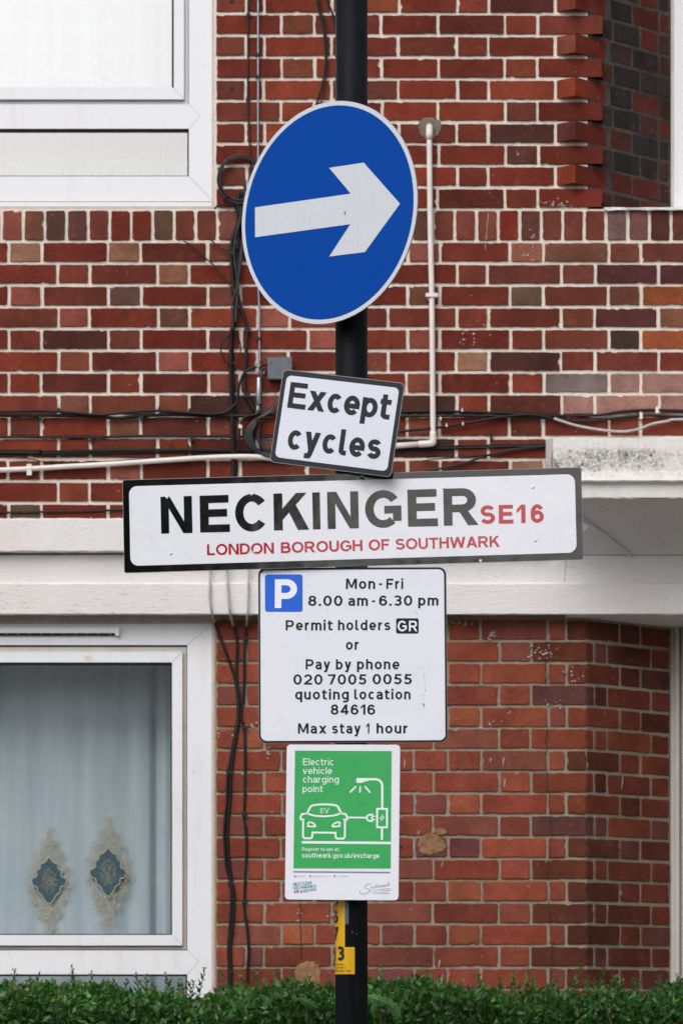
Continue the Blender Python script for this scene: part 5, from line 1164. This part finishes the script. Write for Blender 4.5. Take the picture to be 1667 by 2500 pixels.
for x, y in ((408, 1216), (614, 1208), (621, 1348), (417, 1353), (1082, 1193), (1301, 1191), (1307, 1321), (1173, 1371)):
    m = MB(); c_ = pn.px(x, y); m.tube([c_ + pn.n * .0015, c_ + pn.n * .003, c_ + pn.n * .0036], [.0042, .0036, .001], 10); m.build('rivet', M['white_plate'], nm, True)
bracket(pn, nm, 360, 1360, 1215, 0); bracket(pn, nm, 360, 1360, 1335, 0)
# ------------------------------------------------------------------ parking plate
pk = Plane(861, 1603, SD - 0.034, 5)
pg = empty('parking_sign', pk.P(0, -.24, 0), 'square white parking times sign with black border and blue P panel', 'parking sign')
Q = [(630, 1388), (1089, 1386), (1092.5, 1815), (631.5, 1817)]
plate('plate', pk, Q, .02, M['sign_back'], pg, -.003, 0); plate('border', pk, inset(Q, .8, .8), .02, M['black_vinyl_matt'], pg, .0001, .0008)
plate('face', pk, inset(Q, 5.2, 5.6), .016, M['white_parking'], pg, .0009, .0014)
c6 = lambda x, y: (620 + x / 3.267, 1370 + y / 3.267)
bp = plate('parking_panel', pk, [c6(88, 112), c6(388, 112), c6(388, 411), c6(88, 411)], .007, M['blue_panel'], pg, .0015, .002)
m = MB(); put_text(m, pk, 'P', c6(166, 381), c6(343, 381), 231 / 3.267, .212, .0026); m.build('letter', M['white_print'], bp)
m = MB()
for t, a, b, y in (('Mon', 733, 966, 228), ('Fri', 1055, 1190, 228), ('8.00', 432, 706, 363), ('am', 752, 908, 363), ('6.30', 997, 1262, 362), ('pm', 1309, 1470, 361), ('Permit', 253, 626, 559), ('holders', 670, 1087, 558),
                   ('or', 733, 836, 714), ('Pay', 412, 608, 871), ('by', 653, 776, 871), ('phone', 821, 1160, 870), ('020', 314, 547, 992), ('7005', 590, 896, 991), ('0055', 945, 1259, 989), ('quoting', 328, 756, 1111), ('location', 799, 1248, 1110),
                   ('84616', 612, 966, 1232), ('Max', 351, 578, 1383), ('stay', 622, 851, 1383), ('1', 893, 920, 1383), ('hour', 977, 1226, 1382)):
    put_text(m, pk, t, c6(a, y), c6(b, y), 82 / 3.267, .178, .0018, gap=.17, xh=.775)
for a, b, y in ((997, 1023, 190), (940, 966, 326)): put_line(m, pk, [c6(a, y), c6(b, y)], 4.2, .0018, cap=False)
m.build('lettering', M['black_letters'], pg)
gp = plate('permit_zone_panel', pk, [c6(1133, 462), c6(1313, 462), c6(1313, 585), c6(1133, 585)], .005, M['black_letters'], pg, .0015, .002)
m = MB(); put_text(m, pk, 'GR', c6(1145, 566), c6(1303, 566), 84 / 3.267, .17, .0026, gap=.22); m.build('letter', M['white_print'], gp)
m = MB(); random.seed(5)
for x, y, r in ((757, 260, 3), (580, 395, 4), (358, 437, 4), (963, 373, 3), (1231, 387, 3), (1285, 406, 4), (1303, 428, 4), (1240, 611, 3), (618, 652, 2.5), (706, 1247, 3), (1414, 186, 2.5), (1321, 1186, 2.5), (1355, 1150, 7), (1353, 1168, 5), (1015, 985, 3), (185, 1276, 2)):
    put_poly(m, pk, [c6(x + r * math.cos(i), y + r * math.sin(i)) for i in range(6)], .0022)
for k in range(20):
    y = random.uniform(850, 1150); x = 1352 + 16 * math.sin(y * .02) + random.gauss(0, 10); r = random.uniform(1, 3.2); put_poly(m, pk, [c6(x + r * math.cos(i), y + 1.8 * r * math.sin(i)) for i in range(6)], .0022)
for k in range(60):
    x = 50 + 250 * random.random() ** 1.3; y = 78 + random.random() ** 2 * 26; r = random.uniform(1, 3); put_poly(m, pk, [c6(x + r * math.cos(i), y + 1.6 * r * math.sin(i)) for i in range(6)], .0022)
m.build('dirt_speck', M['ink_grey'], pg)
bracket(pk, pg, 690, 1030, 1480, 0); bracket(pk, pg, 690, 1030, 1730, 0)
# ------------------------------------------------------------------ charging point notice
pv = Plane(836, 2010, SD - 0.030, 4)
ev = empty('charging_sign', pv.P(0, -.21, 0), 'white and green electric vehicle charging notice with line drawing of car and lamp', 'notice')
c7 = lambda x, y: (680 + x / 5.058, 1800 + y / 5.058)
Q = [c7(100, 99), c7(1503, 101), c7(1482, 2030), c7(76, 2019)]
plate('plate', pv, Q, .011, M['sign_back'], ev, -.003, 0); plate('face', pv, inset(Q, .4, .4), .011, M['white_laminate'], ev, .0001, .0009)
m = MB(); put_poly(m, pv, [c7(203, 175), c7(1396, 182), c7(1385, 1635), c7(183, 1632)], .0013); gr = m.build('green_field', M['green_print'], ev)
m = MB(); z = .0018; k = 1 / 5.058
def LN(pts, w, closed=False, cap=True): put_line(m, pv, [c7(*p) for p in pts], w * k, z, closed, cap)
put_text(m, pv, 'Electric', c7(302, 358), c7(683, 358), 86 * k, .125, z, gap=.13); put_text(m, pv, 'vehicle', c7(300, 466), c7(660, 466), 84 * k, .125, z, gap=.13)
put_text(m, pv, 'charging', c7(300, 573), c7(745, 573), 84 * k, .125, z, gap=.13); put_text(m, pv, 'point', c7(298, 690), c7(548, 690), 84 * k, .125, z, gap=.13)
put_text(m, pv, 'EV', c7(516, 948), c7(624, 948), 60 * k, .12, z, gap=.1)
put_text(m, pv, 'Register to use at:', c7(288, 1414), c7(750, 1416), 43 * k, .14, z, gap=.13); put_text(m, pv, 'southwark.gov.uk/evcharge', c7(288, 1500), c7(1244, 1505), 62 * k, .14, z, gap=.12)
LN([(350, 958), (392, 874), (412, 856), (470, 845), (560, 840), (650, 844), (712, 854), (735, 872), (776, 955)], 24)
LN([(340, 952), (450, 982), (560, 989), (680, 980), (785, 948)], 22)
LN([(345, 956), (288, 960), (268, 1008), (278, 1028), (312, 1028)], 24); LN([(772, 956), (828, 960), (850, 1008), (842, 1030), (806, 1030)], 24)
LN([(304, 1035), (302, 1238), (318, 1260), (400, 1260), (416, 1240), (420, 1188), (702, 1192), (704, 1246), (720, 1264), (800, 1264), (818, 1244), (820, 1035)], 24)
LN([(362, 1112), (364, 1072), (384, 1058), (432, 1076), (456, 1108), (444, 1116)], 20, True); LN([(754, 1110), (756, 1070), (736, 1058), (690, 1076), (662, 1106), (672, 1116)], 20, True)
LN([(862, 1003), (1085, 1005)], 22); LN([(1155, 967), (1122, 967), (1094, 985), (1090, 1008), (1096, 1032), (1122, 1046), (1155, 1046)], 22, True)
LN([(1150, 987), (1188, 987)], 16); LN([(1150, 1027), (1188, 1027)], 16)
LN([(1217, 895), (1338, 897), (1338, 1125), (1217, 1123)], 24, True)
LN([(1286, 966), (1250, 1012), (1272, 1014), (1268, 1046), (1304, 1000), (1282, 998)], 10, True)
LN([(1276, 1128), (1276, 1280)], 28, cap=False); LN([(1280, 886), (1280, 612), (1272, 574), (1246, 544), (1210, 531), (1105, 530)], 28, cap=False)
put_poly(m, pv, [c7(*p) for p in ((960, 522), (972, 514), (1112, 516), (1112, 545), (1098, 556), (1062, 556), (1046, 574), (972, 576), (960, 568))], z + .0002)
LN([(952, 622), (886, 688)], 20); LN([(1008, 622), (1006, 690)], 20); LN([(1068, 622), (1128, 690)], 20)
LN([(286, 1309), (1386, 1318)], 32, cap=False)
m.build('white_print', M['pale_print'], ev)
m = MB(); z = .0013; LN([(184, 1674), (1380, 1684)], 18, cap=False); m.build('rule', M['purple_grey'], ev)
m = MB(); z = .0013
for a, b in ((225, 335), (415, 640), (722, 858)):
    x = a
    while x < b: LN([(x, 1729), (min(b, x + random.uniform(8, 22)), 1730)], 9, cap=False); x += random.uniform(14, 28)
m.build('faint_contact_line', M['faint_grey'], ev)
m = MB()
for x in (203, 392, 693): LN([(x - 9, 1720), (x + 9, 1720), (x + 9, 1739), (x - 9, 1739)], 6, True)
put_text(m, pv, '#ONETHING', c7(270, 1938), c7(468, 1908), 36 * k, .17, z, gap=.14)
m.build('small_print', M['ink_grey'], ev)
m = MB(); put_text(m, pv, 'HELP CLEAN', c7(182, 1853), c7(410, 1832), 44 * k, .21, z, gap=.12); m.build('slogan', M['teal_ink'], ev)
m = MB(); put_text(m, pv, "SOUTHWARK'S", c7(184, 1896), c7(465, 1866), 34 * k, .2, z, gap=.11); m.build('slogan', M['teal2_ink'], ev)
m = MB(); put_text(m, pv, 'AIR', c7(192, 1942), c7(256, 1932), 38 * k, .23, z, gap=.14); m.build('slogan', M['purple_ink'], ev)
m = MB(); LN([(1136, 1824), (1112, 1822), (1078, 1842), (1062, 1864), (1080, 1882), (1112, 1888), (1126, 1900), (1110, 1928), (1066, 1948), (1026, 1950), (1006, 1936), (1004, 1912)], 6)
put_text(m, pv, 'outhwark', c7(1140, 1886), c7(1368, 1850), 50 * k, .09, z, gap=.12, xh=.5); LN([(1366, 1850), (1360, 1796)], 5)
LN([(1130, 1918), (1200, 1906), (1300, 1888), (1368, 1880), (1384, 1888), (1382, 1906)], 4); put_text(m, pv, 'Council', c7(1270, 1914), c7(1370, 1912), 16 * k, .14, z); LN([(1165, 1936), (1370, 1938)], 6)
m.build('signature', M['ink_grey'], ev)
bracket(pv, ev, 730, 940, 1880, 0); bracket(pv, ev, 730, 940, 2120, 0)

# ------------------------------------------------------------------ hedge
def leaves(n, pos, dirs, size, tones, rg):
    """folded leaves: 6 vertices, 4 triangles-worth of faces each"""
    V = np.zeros((n, 6, 3)); t = dirs / np.linalg.norm(dirs, axis=1)[:, None]
    rv = rg.normal(size=(n, 3)); s = np.cross(t, rv); s /= np.linalg.norm(s, axis=1)[:, None]; nn = np.cross(s, t)
    L = size[:, None]; wv = L * 0.24 * rg.uniform(.85, 1.2, (n, 1))
    V[:, 0] = pos; V[:, 1] = pos + t * L * .42 + s * wv + nn * wv * .35; V[:, 2] = pos + t * L * .40 ; V[:, 3] = pos + t * L * .42 - s * wv + nn * wv * .35
    V[:, 4] = pos + t * L * .72 + nn * L * -.03; V[:, 5] = pos + t * L + nn * L * -.12
    f0 = np.array([[0, 1, 2], [0, 2, 3], [1, 5, 4], [1, 4, 2], [2, 4, 3], [3, 4, 5]])
    Fc = (np.arange(n)[:, None, None] * 6 + f0[None]).reshape(-1, 3)
    return V.reshape(-1, 3), Fc, np.repeat(tones, 6, axis=0)
HX0, HX1 = -2.0, 2.6
rg = np.random.default_rng(12)
def topz(x, y): return 1.768 + 0.020 * np.sin(x * 5.1 + 1) + 0.014 * np.sin(x * 13 + y * 7) + 0.010 * np.sin(x * 31) - 0.25 * np.clip(np.abs(y + 1.05) - .18, 0, 1)
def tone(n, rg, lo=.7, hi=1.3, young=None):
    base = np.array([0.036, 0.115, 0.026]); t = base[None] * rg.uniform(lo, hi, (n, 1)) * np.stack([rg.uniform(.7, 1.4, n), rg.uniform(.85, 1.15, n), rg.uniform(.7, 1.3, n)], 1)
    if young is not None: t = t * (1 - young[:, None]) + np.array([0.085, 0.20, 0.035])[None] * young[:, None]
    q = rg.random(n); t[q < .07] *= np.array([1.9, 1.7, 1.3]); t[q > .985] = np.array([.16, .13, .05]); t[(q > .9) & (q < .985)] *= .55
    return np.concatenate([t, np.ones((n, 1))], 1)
allV, allF, allT = [], [], []; off = 0
def addl(v, f, t):
    global off
    allV.append(v); allF.append(f + off); allT.append(t); off += len(v)
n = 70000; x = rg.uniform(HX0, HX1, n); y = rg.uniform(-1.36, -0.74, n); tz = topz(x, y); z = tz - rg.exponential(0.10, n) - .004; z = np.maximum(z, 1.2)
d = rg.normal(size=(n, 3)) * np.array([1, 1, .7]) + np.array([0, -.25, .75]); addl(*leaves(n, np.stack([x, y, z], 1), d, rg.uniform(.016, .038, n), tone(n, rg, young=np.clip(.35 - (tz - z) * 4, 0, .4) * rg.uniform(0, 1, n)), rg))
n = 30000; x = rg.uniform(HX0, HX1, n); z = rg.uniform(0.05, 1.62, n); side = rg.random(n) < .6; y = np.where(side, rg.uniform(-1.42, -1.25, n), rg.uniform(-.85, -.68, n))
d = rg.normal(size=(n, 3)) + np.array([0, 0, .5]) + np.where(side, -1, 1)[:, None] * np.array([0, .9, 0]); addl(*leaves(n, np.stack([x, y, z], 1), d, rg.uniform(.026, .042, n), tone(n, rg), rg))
hedge = empty('hedge', (.3, -1.05, 0), 'clipped dark green privet hedge with young shoots along the foot of the wall', 'hedge')
tw = MB()
shoots = [(35, 2369), (75, 2388), (97, 2379), (175, 2362), (223, 2375), (277, 2394), (332, 2379), (354, 2384), (402, 2378), (436, 2396), (500, 2366), (538, 2369), (621, 2372), (645, 2384), (672, 2370), (714, 2374), (755, 2388), (803, 2379), (930, 2360), (915, 2392), (1028, 2371), (1080, 2399), (1165, 2377), (1253, 2377), (1294, 2370), (1300, 2386), (1360, 2396), (1415, 2352), (1436, 2384), (1474, 2366), (1500, 2378), (1545, 2392), (1609, 2388), (1650, 2381), (10, 2396), (130, 2398), (585, 2384), (980, 2398), (1220, 2394)]
extra = [(rg.uniform(-500, 2400), rg.uniform(2392, 2408)) for _ in range(110)]
for (px, py) in shoots + extra:
    y = -1.05 + rg.uniform(-.16, .16); tip = W(px, py, y); hgt = .10 + max(0, (2400 - py)) * .0013; lean = Vector((rg.normal() * .18, rg.normal() * .15, 1)).normalized()
    b = tip - lean * hgt; P = [b + lean * hgt * t + Vector((math.sin(t * 3) * .003, 0, 0)) for t in np.linspace(0, 1, 5)]; tw.tube(P, [.0016, .0014, .0012, .001, .0006], 5)
    k = int(hgt / .0105); pos = []; dd = []; sz = []
    for i in range(k):
        t = (i + .5) / k; a = i * 1.57 + rg.uniform(-.4, .4)
        for s in (0, math.pi):
            pos.append(b + lean * hgt * t); up_ = .55 + .9 * t; dd.append((math.cos(a + s), math.sin(a + s), up_)); sz.append(rg.uniform(.018, .027) * (1.05 - .5 * t ** 3))
    m_ = len(pos); addl(*leaves(m_, np.array([tuple(q) for q in pos]), np.array(dd), np.array(sz), tone(m_, rg, .8, 1.3, young=np.full(m_, .22)), rg))
for i in range(120):
    x0_ = rg.uniform(HX0, HX1); y0_ = rg.uniform(-1.33, -1.0); z0_ = float(topz(x0_, y0_)) - rg.uniform(.02, .14); a_ = rg.uniform(-.9, .9); l_ = rg.uniform(.04, .1)
    tw.tube([(x0_, y0_, z0_), (x0_ + math.sin(a_) * l_ * .5, y0_ - .02, z0_ + math.cos(a_) * l_ * .5), (x0_ + math.sin(a_) * l_ + .006, y0_ - .03, z0_ + math.cos(a_) * l_)], [.0022, .0017, .001], 5)
for i in range(260):
    px = rg.uniform(HX0, HX1); y = rg.uniform(-1.3, -.8); z1 = float(topz(px, y)) - .03; tw.tube([(px, y, 0.05 if i % 4 == 0 else 1.2), (px + rg.normal() * .03, y + rg.normal() * .03, 1.45), (px + rg.normal() * .05, y + rg.normal() * .05, z1)], [.006, .004, .0018], 5)
V = np.concatenate(allV); Fc = np.concatenate(allF); T = np.concatenate(allT)
me = bpy.data.meshes.new('foliage'); V2 = V - np.array([.3, -1.05, 0]); me.vertices.add(len(V2)); me.vertices.foreach_set('co', V2.ravel())
me.loops.add(Fc.size); me.loops.foreach_set('vertex_index', Fc.ravel().astype(np.int32)); me.polygons.add(len(Fc)); me.polygons.foreach_set('loop_start', (np.arange(len(Fc)) * 3).astype(np.int32))
me.update(calc_edges=True); at = me.color_attributes.new('tone', 'FLOAT_COLOR', 'POINT'); at.data.foreach_set('color', T.ravel()); me.materials.append(M['leaf'])
fo = bpy.data.objects.new('foliage', me); C.objects.link(fo); fo.parent = hedge
tw.build('stems', M['twig'], hedge, True)
# a broad-leaved weed growing through the hedge right of the post
wd = empty('bramble', W(930, 2520, -1.42) - Vector((0, 0, .3)), 'pale green lobed bramble leaves poking from the hedge beside the post', 'plant')
def lobed(name, cx, cy, rx, ry, ang, y, tint_):
    out = []
    prof = [(-1, 0), (-.75, .35), (-.62, .30), (-.45, .62), (-.2, .52), (.05, .85), (.2, .55), (.5, .6), (.6, .32), (1, .05)]
    prof = prof + [(a, -b * .9) for a, b in prof[-2:0:-1]]
    vs = [W(cx, cy, y - .012)]; cols = []
    for a, b in prof:
        X = a * rx * math.cos(ang) - b * ry * math.sin(ang); Y = a * rx * math.sin(ang) + b * ry * math.cos(ang); vs.append(W(cx + X, cy + Y, y + .012 * abs(b)))
    n_ = len(prof); c = (0.075 * tint_, 0.19 * tint_, 0.05 * tint_, 1)
    mk(name, vs, [(0, 1 + i, 1 + (i + 1) % n_) for i in range(n_)], M['leaf'], wd, [c] * len(vs))
lobed('leaf', 922, 2444, 30, 22, .35, -1.47, 1.0); lobed('leaf', 958, 2462, 36, 22, .85, -1.45, .85); lobed('leaf', 915, 2470, 20, 16, 1.4, -1.4, .6)
lobed('leaf', 752, 2452, 28, 17, .5, -1.43, .62)
m = MB(); m.tube(smoothpts([W(935, 2600, -1.38), W(930, 2500, -1.42), W(928, 2450, -1.46)], 4), .002, 6); m.tube(smoothpts([W(750, 2600, -1.36), W(748, 2500, -1.4), W(750, 2455, -1.425)], 4), .002, 6); m.build('stem', M['twig'], wd)

# ------------------------------------------------------------------ ground and the far side of the street (seen only in reflections)
m = MB(); m.add([(-120, -120, 0), (120, -120, 0), (120, 120, 0), (-120, 120, 0)], [(0, 1, 2, 3)]); top(m.build('ground', M['ground']), None, None, kind='structure')
m = MB(); m.box((-60, -4.6, -.05), (60, 0, .12)); top(m.build('pavement', M['paving']), None, None, kind='structure')
th = empty('terraced_house', (0, -36, 0), 'plain brown brick terrace across the street facing the sign post', 'house')
m = MB(); m.box((-24, -44, 0), (26, -36, 5.6)); m.build('wall', M['far_wall'], th)
m = MB(); m.add([(-24.3, -35.6, 5.6), (26.3, -35.6, 5.6), (26.3, -40, 7.0), (-24.3, -40, 7.0), (-24.3, -44.4, 5.6), (26.3, -44.4, 5.6)], [(0, 1, 2, 3), (3, 2, 5, 4), (0, 3, 4), (1, 5, 2), (0, 4, 5, 1)]); m.build('roof', M['far_roof'], th)
for i in range(12):
    for zz in (1.0, 3.5):
        m = MB(); xx = -22 + i * 4; m.box((xx, -36.03, zz), (xx + 1.3, -35.95, zz + 1.7)); wn = m.build('window', M['upvc'], th)
        m = MB(); m.box((xx + .08, -35.945, zz + .08), (xx + 1.22, -35.93, zz + 1.62)); m.build('pane', M['far_glass'], wn)
tr = empty('reflection_tree', (-6.6, -26, 0), 'dark leafy tree added across the road for its reflection in the signs', 'tree')  # unseen tree, placed to darken the left of the name plate's reflection
m = MB(); m.tube(smoothpts([(-6.6, -26, 0), (-6.5, -26, 2), (-6.7, -26.1, 4), (-6.5, -26, 7)], 4), [.26 - .017 * i for i in range(13)], 10)
for i in range(9):
    a = i * .9; m.tube([(-6.6, -26, 3 + i * .35), (-6.6 + math.cos(a) * 1.4, -26 + math.sin(a) * 1.4, 4.2 + i * .4), (-6.6 + math.cos(a) * 2.4, -26 + math.sin(a) * 2.4, 5 + i * .45)], [.09, .06, .03], 6)
m.build('trunk', M['twig'], tr, True)
n = 26000; u = rg.normal(size=(n, 3)); u /= np.linalg.norm(u, axis=1)[:, None]; r_ = rg.random(n) ** .45; lump = 1 + .16 * np.sin(u[:, 0] * 7 + 1) * np.sin(u[:, 2] * 6) + .12 * np.sin(u[:, 1] * 9)
p = np.array([-6.6, -26, 6.3]) + u * (r_ * lump)[:, None] * np.array([3.7, 3.2, 3.6]); d = rg.normal(size=(n, 3)) + np.array([0, 0, -.2])
v, f_, t = leaves(n, p, d, rg.uniform(.16, .3, n), tone(n, rg), rg); t[:, :3] *= .8
mk('crown', v, f_.tolist(), M['leaf'], tr, t)
